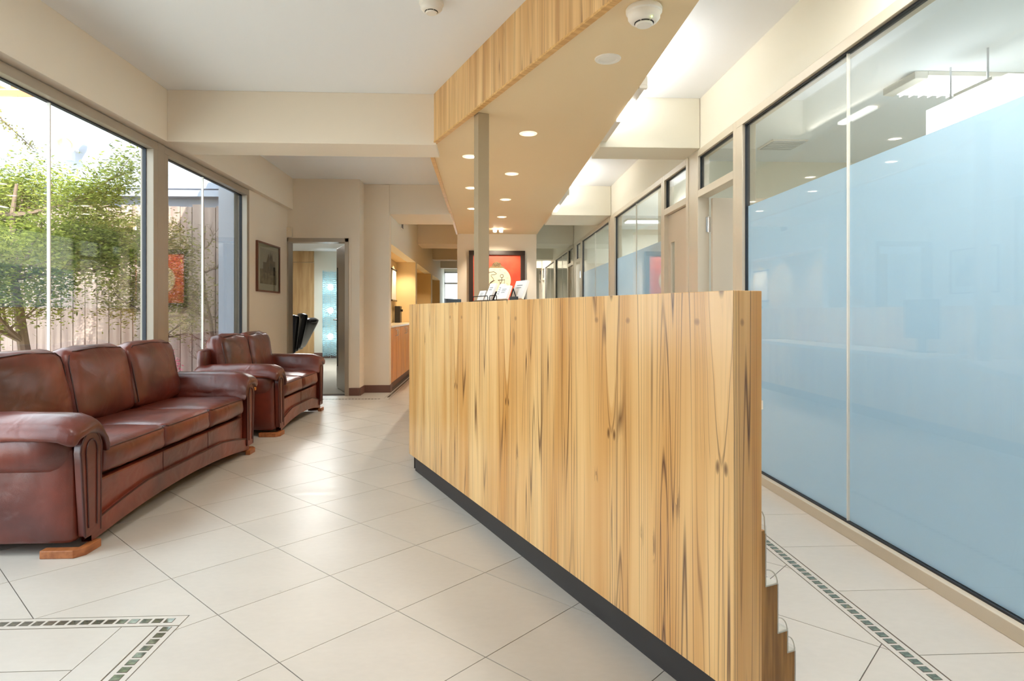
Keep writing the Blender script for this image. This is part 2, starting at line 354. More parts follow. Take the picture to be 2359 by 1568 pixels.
def box(name, m, b, parent=None, bevel=0.0, **kw): return MB().box(*b).obj(name, m, parent, bevel=bevel, **kw)
def empty(name, loc=(0, 0, 0), rz=0, **kw):
    o = bpy.data.objects.new(name, None); C.objects.link(o); o.location = loc; o.rotation_euler = (0, 0, rz); o.empty_display_size = 0.1
    for k, v in kw.items(): o[k] = v
    return o
def thing(name, label, cat, loc=(0, 0, 0), rz=0, group=None):
    o = empty(name, loc, rz, label=label, category=cat)
    if group: o['group'] = group
    return o
def struct(o): o['kind'] = 'structure'; return o
def tag(o, label, cat, group=None):
    o['label'] = label; o['category'] = cat
    if group: o['group'] = group
    return o
def dup(root, loc=None, rz=None, label=None):
    r = root.copy(); C.objects.link(r)
    if loc is not None: r.location = loc
    if rz is not None: r.rotation_euler = (0, 0, rz)
    if label: r['label'] = label
    for ch in list(root.children):
        c = ch.copy(); C.objects.link(c); c.parent = r
        for g in list(ch.children):
            d = g.copy(); C.objects.link(d); d.parent = c
    return r

ZC = 2.82; ZB = 2.415; ZK = 2.445
# ------------------------------------------------------------------ shell: floor
fl = struct(box('floor', M['grout'], (-2.62, -3.0, -0.14, 5.5, 21.2, -0.003)))
S = 0.45; G = 0.0016
ang = 0.832 - T                     # the tiles are laid at 45 degrees to the corridor
def w2(xc, yc):                     # camera-aligned frame -> corridor frame
    return (xc * math.cos(T) + yc * math.sin(T), -xc * math.sin(T) + yc * math.cos(T))
O2 = w2(-1.87 * 1.08, 2.312 * 1.08)
e1 = Vector((math.cos(PI / 4), math.sin(PI / 4))); e2 = Vector((math.sin(PI / 4), -math.cos(PI / 4)))
def clip(poly, box4):
    x0, y0, x1, y1 = box4
    for ax, val, sg in ((0, x0, 1), (0, x1, -1), (1, y0, 1), (1, y1, -1)):
        out = []
        for i in range(len(poly)):
            a, b = poly[i], poly[(i + 1) % len(poly)]
            da, db = (a[ax] - val) * sg, (b[ax] - val) * sg
            if da >= 0: out.append(a)
            if da * db < 0:
                t = da / (da - db); out.append((a[0] + (b[0] - a[0]) * t, a[1] + (b[1] - a[1]) * t))
        poly = out
        if len(poly) < 3: return []
    return poly
def parea(p): return abs(sum(p[i][0] * p[(i + 1) % len(p)][1] - p[(i + 1) % len(p)][0] * p[i][1] for i in range(len(p)))) / 2
regions = [(-2.6, 2.275, 1.300, 7.83), (-1.045, -1.2, 1.300, 2.275)]
full = None; ntile = 0
for i in range(-16, 22):
    for j in range(-22, 16):
        a = Vector(O2) + e1 * (i * S) + e2 * (j * S)
        q = [a + e1 * G + e2 * G, a + e1 * (S - G) + e2 * G, a + e1 * (S - G) + e2 * (S - G), a + e1 * G + e2 * (S - G)]
        q = [(p.x, p.y) for p in q]; ps = [clip(q, r) for r in regions]; ps = [p for p in ps if p and parea(p) > 2e-4]
        if not ps: continue
        c = a + (e1 + e2) * (S / 2)
        if sum(parea(p) for p in ps) > parea(q) * 0.999 and len(ps) == 1:
            if full is None:
                full = MB().prism([(x - c.x, y - c.y) for x, y in q], -0.006, 0).mesh('tile', M['tile'])
            o = bpy.data.objects.new('tile', full)
        else:
            mb = MB()
            for p in ps: mb.prism([(x - c.x, y - c.y) for x, y in p], -0.006, 0)
            o = bpy.data.objects.new('tile', mb.mesh('tile', M['tile']))
        o.location = (c.x, c.y, 0); o.parent = fl; C.objects.link(o); ntile += 1
def rect_tiles(xs, ys):
    global ntile
    for i in range(len(xs) - 1):
        for j in range(len(ys) - 1):
            cx_, cy_ = (xs[i] + xs[i + 1]) / 2, (ys[j] + ys[j + 1]) / 2
            hx, hy = (xs[i + 1] - xs[i]) / 2 - G, (ys[j + 1] - ys[j]) / 2 - G
            o = MB().box(-hx, -hy, -0.006, hx, hy, 0).obj('tile', M['tile'], fl); o.location = (cx_, cy_, 0); ntile += 1
rect_tiles([1.375, 1.765], [1.90 + 0.4535 * k for k in range(-5, 42)])          # border beside the glass partition
rect_tiles([-2.6, -2.15, -1.69, -1.24], [-1.2, -0.75, -0.3, 0.15, 0.6, 1.05, 1.5, 1.94, 2.20])
rect_tiles([-1.24, -1.12], [-1.2, -0.3, 0.6, 1.5, 2.20])
rect_tiles([-2.6, -2.15, -1.70, -1.245], [7.91, 8.2]); rect_tiles([-1.6, -1.245], [8.2, 8.5])
rect_tiles([-1.17, -0.75, -0.30, 0.15, 0.6, 1.05, 1.3], [7.83 + 0.45 * k for k in range(0, 30)])
# mosaic strips: frame slips with small glass squares let in
msq = MB().box(-0.0135, -0.0135, -0.004, 0.0135, 0.0135, 0.0008).mesh('mosaic_tile', M['inlay'])
mso = MB().box(-0.0185, -0.0185, -0.004, 0.0185, 0.0185, 0.0003).mesh('mosaic_joint', M['grout'])
def strip(x0, y0, x1, y1, along, p0, p1, pitch=0.0405, squares=True):
    o = MB().box(x0 + .002, y0 + .002, -0.006, x1 - .002, y1 - .002, 0).obj('border_strip', M['tile'], fl)
    if not squares: return
    n = int((p1 - p0) / pitch); jo = MB()
    for k in range(n):
        a = p0 + (k + .5) * pitch
        px, py = ((x0 + x1) / 2, a) if along == 'y' else (a, (y0 + y1) / 2)
        jo.box(px - .0155, py - .0155, -.002, px + .0155, py + .0155, 0.0004)
        s_ = bpy.data.objects.new('mosaic_tile', msq); s_.location = (px, py, 0); s_.parent = fl; C.objects.link(s_)
    jo.obj('mosaic_joint', M['grout'], fl)
strip(1.302, -1.2, 1.373, 20, 'y', 1.52, 3.7)
strip(-1.118, -1.2, -1.047, 2.20, 'y', 1.55, 2.20)
strip(-2.6, 2.202, -1.047, 2.273, 'x', -2.05, -1.05)
strip(-2.6, 7.835, -1.175, 7.905, 'x', -2.05, -1.25)
strip(-1.243, 7.905, -1.172, 20, 'y', 8.0, 11.0)

# ------------------------------------------------------------------ shell: ceilings, beams, walls
struct(box('ceiling', M['ceil'], (-2.62, -3, ZC, 1.80, 21.2, ZC + 0.12)))
struct(box('ceiling_office', M['ceil'], (1.86, -3, 2.68, 5.5, 20.6, 2.80)))
def beam(n, m, x0, y0, x1, y1): return struct(box('trim_%d' % n, m, (x0, y0, ZB, x1, y1, ZC - 0.0), bevel=0.004))
beam(1, M['wall'], -2.46, 4.975, -0.372, 5.38)
beam(2, M['wall_white'], 0.945, 4.975, 1.762, 5.36)
beam(3, M['wall'], -1.262, 8.50, -0.44, 9.47)
beam(4, M['wall_white'], 0.945, 8.48, 1.762, 9.45)
for k, (a, b) in enumerate(((12.15, 13.0), (15.7, 16.1), (18.7, 19.1))):
    beam(5 + 2 * k, M['wall'], -1.262, a, -0.44, b); beam(6 + 2 * k, M['wall_white'], 0.945, a - .15, 1.762, b - .1)
beam(11, M['wall'], -2.46, 1.30, 0.94, 1.55)
# left window wall: bulkhead, piers, sill
struct(MB().box(-2.62, -3, ZB, -2.46, 8.2, ZC).obj('wall_left_bulkhead', M['wall'], bevel=0.003))
struct(box('wall_left', M['wall'], (-2.70, 6.875, 0, -2.53, 8.2, ZB)))
struct(box('wall_left_near', M['wall'], (-2.70, -3, 0, -2.53, -2.2, ZB)))
# door wall with its opening
dw = MB(); X0, X1, ZD = -2.562, -1.742, 2.048
dw.box(-2.70, 8.2, 0, X0, 8.36, ZC).box(X1, 8.2, 0, -1.605, 8.36, ZC).box(X0, 8.2, ZD, X1, 8.36, ZC)
dw.box(-1.605 - .14, 8.36, 0, -1.605, 8.5, ZC)
struct(dw.obj('wall_back', M['wall']))
struct(MB().prism([(-1.745, 8.5), (-1.745, 8.66), (-1.262, 8.66), (-1.262, 8.5)], 0, ZC).obj('wall_back_return', M['wall'], bevel=0.012))
# corridor left wall with three niches
cw = MB(); nz = 2.03
cw.box(-1.42, 8.66, nz, -1.262, 20.6, ZC)
for a, b in ((11.82, 12.02), (15.3, 15.66), (18.4, 20.6)): cw.box(-1.75, a, 0, -1.262, b, nz)
struct(cw.obj('wall_left_corridor', M['wall_white']))
for k, (a, b) in enumerate(((8.66, 11.82), (12.02, 15.3), (15.66, 18.4))):
    struct(box('wall_niche_back_%d' % (k + 1), M['niche'], (-1.80, a, 0, -1.62, b, nz + .1)))
    struct(box('ceiling_niche_%d' % (k + 1), M['niche'], (-1.62, a, nz, -1.42, b, nz + .1)))
    struct(box('wall_niche_end_%d' % (k + 1), M['niche'], (-1.62, b - .012, 0, -1.268, b, nz)))
for a, b, c_, d_, n in ((-1.74, 8.186, -1.605, 8.2, 1), (-1.605, 8.2, -1.591, 8.5, 2), (-1.605, 8.486, -1.262, 8.5, 3), (-1.262, 8.486, -1.248, 8.66, 4), (-2.53, 6.93, -2.516, 8.2, 5)):
    struct(box('baseboard_%d' % n, M['skirting'], (a, b, 0, c_, d_, 0.10), bevel=0.002))
# reception back wall block under the canopy
struct(box('wall_reception', M['wall'], (-0.44, 10.80, 0, 0.935, 18.6, ZC)))
# wall above the partition, columns on the right
struct(box('wall_right_bulkhead', M['wall_white'], (1.765, -3, 2.405, 1.86, 20.6, ZC)))
for n, (a, b) in enumerate(((5.06, 5.25), (8.28, 8.56), (11.72, 12.0), (15.05, 15.3))):
    struct(box('trim_%d' % (20 + n), M['frame_pale'], (1.762, a, 0, 1.87, b, 2.41), bevel=0.003))
struct(MB().box(-2.7, -3.14, 0, 5.5, -3.0, ZC + .12).obj('wall_rear', M['wall']))
struct(MB().box(-1.3, 20.6, 0, -0.44, 20.75, 0.3).box(-1.3, 20.6, 2.44, -.44, 20.75, ZC).box(-0.44, 20.6, 0, 5.5, 20.75, ZC).obj('wall_end', M['wall_white']))
# offices behind the partition
ow = MB()
for y0, y1 in ((-3, -1), (0.2, 0.5), (2.6, 3.0), (5.2, 6.9), (9.2, 10.4), (12.6, 13.0), (17.5, 20.6)): ow.box(5.4, y0, 0, 5.5, y1, 2.7)
ow.box(5.4, -3, 0, 5.5, 20.6, 0.75).box(5.4, -3, 2.15, 5.5, 20.6, 2.8)
struct(ow.obj('wall_office_outer', M['wall_white']))
for n, y in enumerate((6.46, 11.85)): struct(box('wall_office_%d' % (n + 1), M['wall_white'], (1.87, y, 0, 5.4, y + .1, 2.68)))
struct(box('floor_office', M['carpet'], (1.90, -3, -0.003, 5.4, 20.6, 0.004)))
for n, (y0, y1) in enumerate(((-1, 0.2), (0.5, 2.6), (3.0, 5.2), (6.9, 9.2), (10.4, 12.6), (13.0, 17.5))):
    w = struct(empty('window_%d' % (10 + n), (5.42, y0, .75)))
    L_ = y1 - y0
    MB().box(0, 0, 0, .05, L_, .05).box(0, 0, 1.35, .05, L_, 1.4).box(0, 0, 0, .05, .05, 1.4).box(0, L_ - .05, 0, .05, L_, 1.4).box(0, L_ / 2 - .02, 0, .05, L_ / 2 + .02, 1.4).obj('frame', M['alu'], w)
    box('pane', M['glass'], (.02, .05, .05, .026, L_ - .05, 1.35), w)

# ------------------------------------------------------------------ left windows
def window(n, y0, y1, joints):
    w = struct(empty('window_%d' % n, (-2.53, y0, 0))); L_ = y1 - y0
    fw = 0.062
    MB().box(-.10, 0, 2.345, 0, L_, 2.405).obj('head_frame', M['frame'], w, bevel=.003)
    MB().box(-.10, 0, 0.0, 0, L_, 0.09).obj('sill_frame', M['frame'], w, bevel=.003)
    MB().box(-.10, 0, .09, 0, fw, 2.345).obj('jamb', M['frame'], w, bevel=.003)
    MB().box(-.10, L_ - fw, .09, 0, L_, 2.345).obj('jamb', M['frame'], w, bevel=.003)
    MB().box(-.085, L_ - fw - .006, .09, -.055, L_ - fw, 2.345).box(-.085, fw, 2.338, -.055, L_ - fw, 2.345).box(-.085, fw, .09, -.055, L_ - fw, .096).obj('gasket', M['gasket'], w)
    ed = [fw] + [j - y0 for j in joints] + [L_ - fw]
    for a, b in zip(ed[:-1], ed[1:]):
        box('pane', M['glass'], (-.075, a + .003, .093, -.065, b - .003, 2.342), w)
    for j in joints: box('glass_joint', M['white'], (-.078, j - y0 - .004, .093, -.060, j - y0 + .004, 2.342), w)
    return w
window(1, 1.55, 4.975, [2.79, 3.857]); window(2, 5.075, 6.875, [5.905]); struct(box('wall_left_light_block', M['wall'], (-2.70, -2.2, 0, -2.53, 1.30, ZB)))  # unseen solid wall, put in to keep window light off the sofa side
struct(box('trim_30', M['frame'], (-2.64, 4.975, 0, -2.53, 5.075, 2.41))); struct(box('trim_31', M['frame'], (-2.64, 1.30, 0, -2.53, 1.55, 2.41)))
# ------------------------------------------------------------------ right glass partition
def hframe(mb, y0, y1, z0, z1, x0=1.755, x1=1.85): mb.box(x0, y0, z0, x1, y1, z1)
def gunit(n, y0, y1, joints, film=True, jamb=0.055):
    w = struct(empty('window_%d' % n, (0, 0, 0)))
    mb = MB(); hframe(mb, y0, y1, 2.355, 2.408); mb.obj('head_frame', M['frame_pale'], w, bevel=.003)
    mb = MB(); hframe(mb, y0, y1, 0, 0.055, 1.745); mb.obj('sill_frame', M['frame_pale'], w, bevel=.003)
    for a, b in ((y0, y0 + jamb), (y1 - jamb, y1)):
        mb = MB(); hframe(mb, a, b, .055, 2.355); mb.obj('jamb', M['frame_pale'], w, bevel=.003)
    a0, a1 = y0 + jamb, y1 - jamb
    MB().box(1.775, a1 - .008, .055, 1.805, a1, 2.355).box(1.775, a0, .055, 1.805, a0 + .008, 2.355).box(1.775, a0, 2.347, 1.805, a1, 2.355).box(1.775, a0, .055, 1.805, a1, .064).obj('gasket', M['gasket'], w)
    ed = [a0 + .008] + joints + [a1 - .008]
    for a, b in zip(ed[:-1], ed[1:]):
        p = box('pane', M['pglass'], (1.783, a + .002, .064, 1.793, b - .002, 2.347), w)
        if film: box('frosted_film', M['film'], (1.7935, a + .002, .064, 1.7945, b - .002, 1.80), w)
    for j in joints: box('glass_joint', M['white'], (1.781, j - .003, .064, 1.795, j + .003, 2.347), w)
    return w
gunit(20, -1.2, 4.235, [0.55, 1.757, 2.964], jamb=.1); gunit(21, 6.0, 8.28, [7.16]); gunit(22, 8.56, 11.05, [9.8])
gunit(23, 12.8, 15.05, [13.9], film=False); gunit(24, 15.3, 17.6, [16.4], film=False)
def doorunit(n, y0, y1, leaf, hinge_far=True):
    w = struct(empty('door_%d' % n, (0, 0, 0))); fw = .055
    for a, b in ((y0, y0 + fw), (y1 - fw, y1)):
        MB().box(1.755, a, 0, 1.85, b, 2.408).obj('jamb', M['frame_pale'], w, bevel=.003)
    MB().box(1.755, y0 + fw, 2.355, 1.85, y1 - fw, 2.408).obj('head_frame', M['frame_pale'], w, bevel=.003)
    MB().box(1.755, y0 + fw, 2.02, 1.85, y1 - fw, 2.078).obj('transom_bar', M['frame_pale'], w, bevel=.003)
    a0, a1 = y0 + fw, y1 - fw
    MB().box(1.775, a1 - .008, 2.078, 1.805, a1, 2.355).box(1.775, a0, 2.347, 1.805, a1, 2.355).obj('gasket', M['gasket'], w)
    box('pane', M['pglass'], (1.783, a0, 2.08, 1.792, a1 - .008, 2.347), w)
    if leaf == 'open':
        lf = box('door_leaf', M['doorp'], (1.86, a1 - .05, .01, 1.86 + (a1 - a0) * .98, a1 - .01, 2.01), w, bevel=.002)
        box('hinge', M['chrome'], (1.822, a1 - .006, 1.74, 1.858, a1 + .001, 1.86), lf, bevel=.001)
        MB().tube([(1.84, a1 - .012, 1.735), (1.84, a1 - .012, 1.865)], .008).obj('hinge_pin', M['chrome'], lf, smooth=True)
    else:
        # leaf made round a tall narrow vision slot near its far edge
        s0, s1 = a1 - .20, a1 - .08
        mb = MB().box(1.795, a0, .01, 1.835, s0, 2.015).box(1.795, s1, .01, 1.835, a1, 2.015).box(1.795, s0, 1.75, 1.835, s1, 2.015).box(1.795, s0, .01, 1.835, s1, .45)
        lf = mb.obj('door_leaf', M['doorp'], w)
        box('vision_pane', M['pglass'], (1.812, s0, .45, 1.818, s1, 1.75), lf)
        MB().tube([(1.795, a1 - .05, 1.0), (1.74, a1 - .05, 1.0), (1.74, a1 - .17, 1.0)], .009).obj('door_handle', M['chrome'], lf, smooth=True)
    return w
doorunit(1, 4.235, 5.06, 'open'); doorunit(2, 5.25, 6.0, 'closed'); doorunit(3, 11.05, 11.72, 'open'); doorunit(4, 12.0, 12.8, 'closed')
doorunit(5, 17.6, 18.3, 'open'); doorunit(6, 18.6, 19.3, 'closed'); struct(box('trim_32', M['frame_pale'], (1.762, 18.3, 0, 1.87, 18.6, 2.41))); struct(box('trim_33', M['frame_pale'], (1.762, 19.3, 0, 1.87, 20.6, 2.41)))

# ------------------------------------------------------------------ canopy (bulkhead over reception)
A = Vector((-0.432, 5.14)); D = Vector((0.3827, -0.9239))
yn = A.y + D.y * ((0.945 - A.x) / D.x)                       # where the slanted front meets the right edge
B2 = (0.945, yn)
cp = struct(empty('ceiling_canopy'))
poly = [(A.x, A.y), B2, (0.945, 10.80), (A.x, 10.80)]
MB().prism(poly, ZK, ZK + .03).obj('soffit_board', M['soffit'], cp)
L1 = (Vector(B2) - A).length
fa = MB().box(0, -.022, 0, L1, 0, ZC - ZK + .004).obj('fascia_panel', M['wood2'], cp); fa.location = (A.x, A.y, ZK - .004); fa.rotation_euler = (0, 0, math.atan2(D.y, D.x))
ed = MB().box(0, -.024, -.012, 1.55, .012, 0.0).obj('edge_strip', M['edge'], cp); ed.location = (A.x, A.y, ZK); ed.rotation_euler = fa.rotation_euler
ed = MB().box(1.553, -.024, -.012, L1, .012, 0.0).obj('edge_strip', M['edge'], cp); ed.location = (A.x, A.y, ZK); ed.rotation_euler = fa.rotation_euler
fb = MB().box(0, 0, 0, 5.66, .022, ZC - ZK + .004).obj('fascia_panel', M['wood2'], cp); fb.location = (A.x, A.y, ZK - .004); fb.rotation_euler = (0, 0, PI / 2)
ed = MB().box(0, -.010, -.012, 5.66, .024, 0.0).obj('edge_strip', M['edge'], cp); ed.location = (A.x, A.y, ZK); ed.rotation_euler = (0, 0, PI / 2)
MB().box(.925, yn, ZK + .03, .945, 10.8, ZC).obj('fascia_panel', M['wall_white'], cp)

def spot(name, loc, power, col, blend=.6, ang_=1.9):
    l = bpy.data.lights.new(name, 'SPOT'); l.energy = power; l.color = col; l.spot_size = ang_; l.spot_blend = blend; l.shadow_soft_size = .03
    o = bpy.data.objects.new(name, l); C.objects.link(o); o.location = loc; return o
dl = None
lab = ['white round downlight in the canopy, %s' % s for s in (
    'nearest lit one to the right of the post', 'second lit one to the right of the post', 'third lit one to the right of the post',
    'fourth lit one to the right of the post', 'nearest one to the left of the post', 'middle one to the left of the post', 'farthest one to the left of the post')]
for k, (x, y) in enumerate(((.347, 4.73), (.285, 6.11), (.275, 7.50), (.272, 8.86), (-.11, 5.45), (-.123, 6.82), (-.136, 8.18))):
    if dl is None:
        dl = thing('downlight', lab[0], 'downlight', (x, y, ZK), 0, 'lit downlights in the canopy')
        MB().lathe([(.040, -.001), (.044, -.006), (.066, -.004), (.068, 0.0), (.040, 0.0)]).obj('trim_ring', M['ringglow'], dl, smooth=True)
        MB().lathe([(.001, -.004), (.024, -.0035), (.040, -.001), (.040, 0)]).obj('lamp', M['warm'], dl, smooth=True)
        q = dl
    else: q = dup(dl, (x, y, ZK), label=lab[k])
    spot('downlight_beam', (x, y, ZK - .012), 24, (1, .90, .76))
od = thing('unlit_downlight', 'large white unlit recessed downlight in the canopy near the smoke detector', 'downlight', (.672, 3.317, ZK))
MB().lathe([(.045, -.003), (.050, -.008), (.068, -.005), (.071, 0), (.045, 0)]).obj('trim_ring', M['white'], od, smooth=True)
MB().lathe([(.001, -.001), (.045, -.002), (.045, 0)]).obj('diffuser', M['white'], od, smooth=True)
ps = thing('picture_spotlight', 'small twin bright spotlight at the far end of the canopy over the red picture', 'spotlight', (.25, 10.15, ZK))
for dx in (-.05, .05):
    MB().lathe([(.001, -.05), (.028, -.05), (.030, -.02), (.02, 0)], c=(dx, 0, 0)).obj('lamp', M['warm'], ps, smooth=True)
s_ = spot('picture_spot_beam', (.25, 9.9, ZK - .06), 30, (1, .88, .7), .5, 1.3); s_.rotation_euler = Vector((0, .95, -.95)).to_track_quat('-Z', 'Y').to_euler()

def smoke(name, label, loc, sc=1.0, led=True):
    t = thing(name, label, 'smoke detector', loc); t.scale = (sc,) * 3
    MB().lathe([(.078, 0), (.081, -.006), (.080, -.020), (.073, -.026), (.072, -.034), (.071, -.046), (.060, -.060), (.045, -.066), (.001, -.066)][::-1], n=40).obj('body', M['white'], t, smooth=True)
    MB().lathe([(.001, -.078), (.034, -.078), (.040, -.072), (.038, -.068), (.001, -.068)], n=36).obj('cap', M['white'], t, smooth=True)
    sl = MB()
    for a in range(0, 360, 60):
        b = math.radians(a); b2 = math.radians(a + 50)
        sl.tube([(.0405 * math.cos(b + (b2 - b) * q / 6), .0405 * math.sin(b + (b2 - b) * q / 6), -.0665) for q in range(7)], .0032, 6)
    sl.obj('vent_slots', M['dark'], t)
    if led: MB().lathe([(.001, -.064), (.003, -.063), (.003, -.055)], 10, c=(.020, -.055, -.001)).obj('indicator_light', M['led'], t)
    return t
smoke('smoke_detector', 'white smoke detector with green light under the near end of the canopy', (.723, 2.76, ZK - .0005))
smoke('smoke_detector', 'small white smoke detector on the main ceiling at the top edge', (-.287, 3.50, ZC - .0005), .85, False)

# tube lights on the right flank of the canopy
tb = None
for k, (y0, lb) in enumerate(((3.73, 'white tube light fixed along the right edge of the canopy, nearer one'), (7.15, 'white tube light fixed along the right edge of the canopy, farther one'))):
    if tb is None:
        tb = thing('tube_light', lb, 'light fitting', (.95, y0, 2.46), 0, 'tube lights on the canopy edge')
        box('housing', M['white'], (0, 0, 0, .05, 1.25, .055), tb, bevel=.003)
        box('diffuser', M['lum'], (.002, .30, -.022, .050, .66, .0), tb, bevel=.004)
        box('end_cap', M['white'], (0, .0, -.018, .05, .03, 0.0), tb)
    else:
        t2 = dup(tb, (.95, y0, 2.46), label=lb); [c for c in t2.children if c.name.startswith('diffuser')][0].location = (0, .56, 0)
# ------------------------------------------------------------------ ceiling lights: office fittings and added fill panels
def luminaire(name, label, loc, size, power, m, col=(1, .97, .92), group=None, sides=True):
    t = thing(name, label, 'light fitting', loc, 0, group); sx, sy = size
    mb = MB().prism([(-sx / 2, -sy / 2), (sx / 2, -sy / 2), (sx / 2, sy / 2), (-sx / 2, sy / 2)], -.03, 0)
    mb.obj('housing', M['white'], t, bevel=.004)
    box('diffuser', m, (-sx / 2 + .02, -sy / 2 + .02, -.042, sx / 2 - .02, sy / 2 - .02, -.03), t)
    area('luminaire_beam', (loc[0], loc[1], loc[2] - .05), (sx, sy), power, col)
    return t

# ------------------------------------------------------------------ reception desk
E0 = (0.638, 1.556); RD = math.radians(112.5)
dk = thing('reception_desk', 'tall honey-coloured zebra-veneer reception desk with dark kickboard', 'reception desk', (E0[0], E0[1], 0), RD)
LD = 2.99
box('front_panel', M['wood'], (0, -.098, .109, LD, 0, 1.137), dk, bevel=.0015)
box('kickboard', M['kick'], (.03, -.075, 0, LD - .044, -.03, .109), dk)
# return running along the corridor (local frame rotated back)
rp = MB().box(0, -.098, .109, 5.2, 0, 1.137).obj('return_panel', M['wood'], dk, bevel=.0015)
rp.rotation_euler = (0, 0, PI / 2 - RD); rp.location = (LD - .0, -.0, 0)
rk = MB().box(0.03, -.075, 0, 5.2, -.03, .109).obj('kickboard', M['kick'], dk); rk.rotation_euler = rp.rotation_euler; rk.location = (LD, 0, 0)
MB().prism([(.6, -.10), (LD, -.10), (LD + .0, -.55), (.6, -.75)], .70, .735).obj('work_surface', M['counter'], dk)
# steel post standing inside the desk
post = tag(MB().box(-.04, -.04, .7351, .04, .04, ZK).obj('steel_post', M['post'], bevel=.002), 'square taupe steel post rising from the desk to the canopy', 'post')
# corner of the post measured at (-.03, 4.255)
pc = Vector((-.03, 4.245)) + Vector((.9239, .3827)) * .04 + Vector((-.3827, .9239)) * .04
post.location = (pc.x, pc.y, 0); post.rotation_euler = (0, 0, RD)

def dl2w(x, y, z=0):   # desk local -> world
    c, s = math.cos(RD), math.sin(RD); return (E0[0] + x * c - y * s, E0[1] + x * s + y * c, z)
# brochure rack against the back of the desk
rk = thing('brochure_rack', 'low stepped timber brochure rack with clear pockets behind the desk end', 'brochure rack', dl2w(0.0, -.0985), RD)
prof = [(0, 0), (0, .508), (.014, .508), (.014, .360), (.058, .360), (.058, .228), (.094, .228), (.094, .168), (.122, .168), (.122, 0)]
def rackside(x0, x1):
    mb = MB(); n = len(prof)
    mb.add([(x0, -a, b) for a, b in prof] + [(x1, -a, b) for a, b in prof],
           [tuple(range(n)), tuple(range(2 * n - 1, n - 1, -1))] + [(i, n + i, n + (i + 1) % n, (i + 1) % n) for i in range(n)]); return mb
M['rackwood'] = mat('rack_timber', srgb(170, 122, 62), .5, noise=(4, srgb(124, 84, 38), .35, .65, (14, 14, 1)))
M['acry'] = glass_mat('clear_acrylic', (.97, .98, .98, 1), 1.5)
M['acryedge'] = mat('acrylic_edge', srgb(186, 182, 170), .25)
rackside(0.002, .020).obj('side_panel', M['rackwood'], rk); rackside(1.18, 1.198).obj('side_panel', M['rackwood'], rk)
for i, (a, z0, z1) in enumerate(((.014, .36, .56), (.058, .228, .40), (.094, .168, .275), (.122, 0.02, .218))):
    box('pocket_front', M['acry'], (.0, -a - .0035, z0, 1.2, -a - .0005, z1 - .04), rk)
    MB().box(.0, -a - .0022, (.36, .228, .168, 0)[i], .0015, -a + .0002, (.50, .36, .228, .168)[i]).obj('pocket_edge', M['acryedge'], rk)
for i, (a0, a1, zt, zl) in enumerate(((.014, .058, .405, .360), (.058, .094, .270, .228), (.094, .122, .212, .168))):
    arc = [(.0015, -(a0 + (a1 - a0) * math.sin(q / 8 * PI / 2)), zl + (zt - zl) * math.cos(q / 8 * PI / 2)) for q in range(9)]
    MB().tube(arc, .0016, 6).obj('pocket_rim', M['acryedge'], rk, smooth=True)
    box('pocket_base', M['acryedge'], (.0, -a1, zl, 1.18, -a0, zl + .004), rk)
MB().tube([(.0015, -.002, .56), (.0015, -.010, .545), (.0015, -.0135, .50)], .0016, 6).obj('pocket_rim', M['acryedge'], rk)
for a, z in ((.004, .262), (.042, .175), (.055, .145), (.075, .10), (.022, .215)):
    MB().lathe([(.001, 0), (.0035, 0), (.0035, .003)], 10).obj('screw', M['dark'], rk)
    o = [c for c in rk.children][-1]; o.location = (.0005, -a, z); o.rotation_euler = (0, PI / 2, 0)
for i, (s, zb_, zt, cc) in enumerate(((.030, .365, .52, 'paper'), (.072, .235, .36, 'paper'))):
    for j in range(1):
        x = .05
        b_ = tag(box('brochure', M['paper'], (0, -.006, 0, .2, 0, zt - zb_)), ('white brochure in the %s pocket of the clear rack' % ('top', 'second')[i]), 'brochure')
        b_.location = dl2w(x, -.0985 - s + .004, zb_); b_.rotation_euler = (0, 0, RD)

# leaflets in wire holders on the desk top
def card(name, label, lx, ly, w, h, tilt, group, yaw=0.0, lines=3, wire=True):
    t = thing(name, label, 'leaflet', dl2w(lx, ly, 1.1375), RD + PI + yaw, group)
    st = MB().box(-w / 2, -.006, 0, w / 2, .006, h).obj('leaflets', M['paper'], t); st.rotation_euler = (-tilt, 0, 0); st.location = (0, 0, .006)
    for k in range(lines):
        ln = MB().box(-w * .28, -.0066, h * (.72 - .13 * k), w * (.2 - .05 * k), -.006, h * (.755 - .13 * k)).obj('printed_line', M['ink'], t); ln.rotation_euler = st.rotation_euler; ln.location = st.location
    return t
def holder(label, lx, ly, w, d, h):
    t = thing('leaflet_holder', label, 'leaflet holder', dl2w(lx, ly, 1.1375), RD + PI, 'black leaflet holders on the desk')
    r_ = .0022
    MB().tube([(-w / 2, -d / 2, r_), (-w / 2, -d / 2, h * .7), (-w / 2 + .006, -d / 2, h), (w / 2 - .006, -d / 2, h), (w / 2, -d / 2, h * .7), (w / 2, -d / 2, r_)], r_, 6).obj('front_wire', M['wire'], t, smooth=True)
    MB().tube([(-w / 2, -d / 2, r_), (-w / 2, d / 2, r_), (w / 2, d / 2, r_), (w / 2, -d / 2, r_), (-w / 2, -d / 2, r_)], r_, 6).obj('base_wire', M['wire'], t, smooth=True)
    MB().box(-w / 2, d / 2 - .003, 0, w / 2, d / 2, h * 1.9).obj('back_plate', M['wire'], t)
    return t
gcard = 'leaflets standing on the desk'
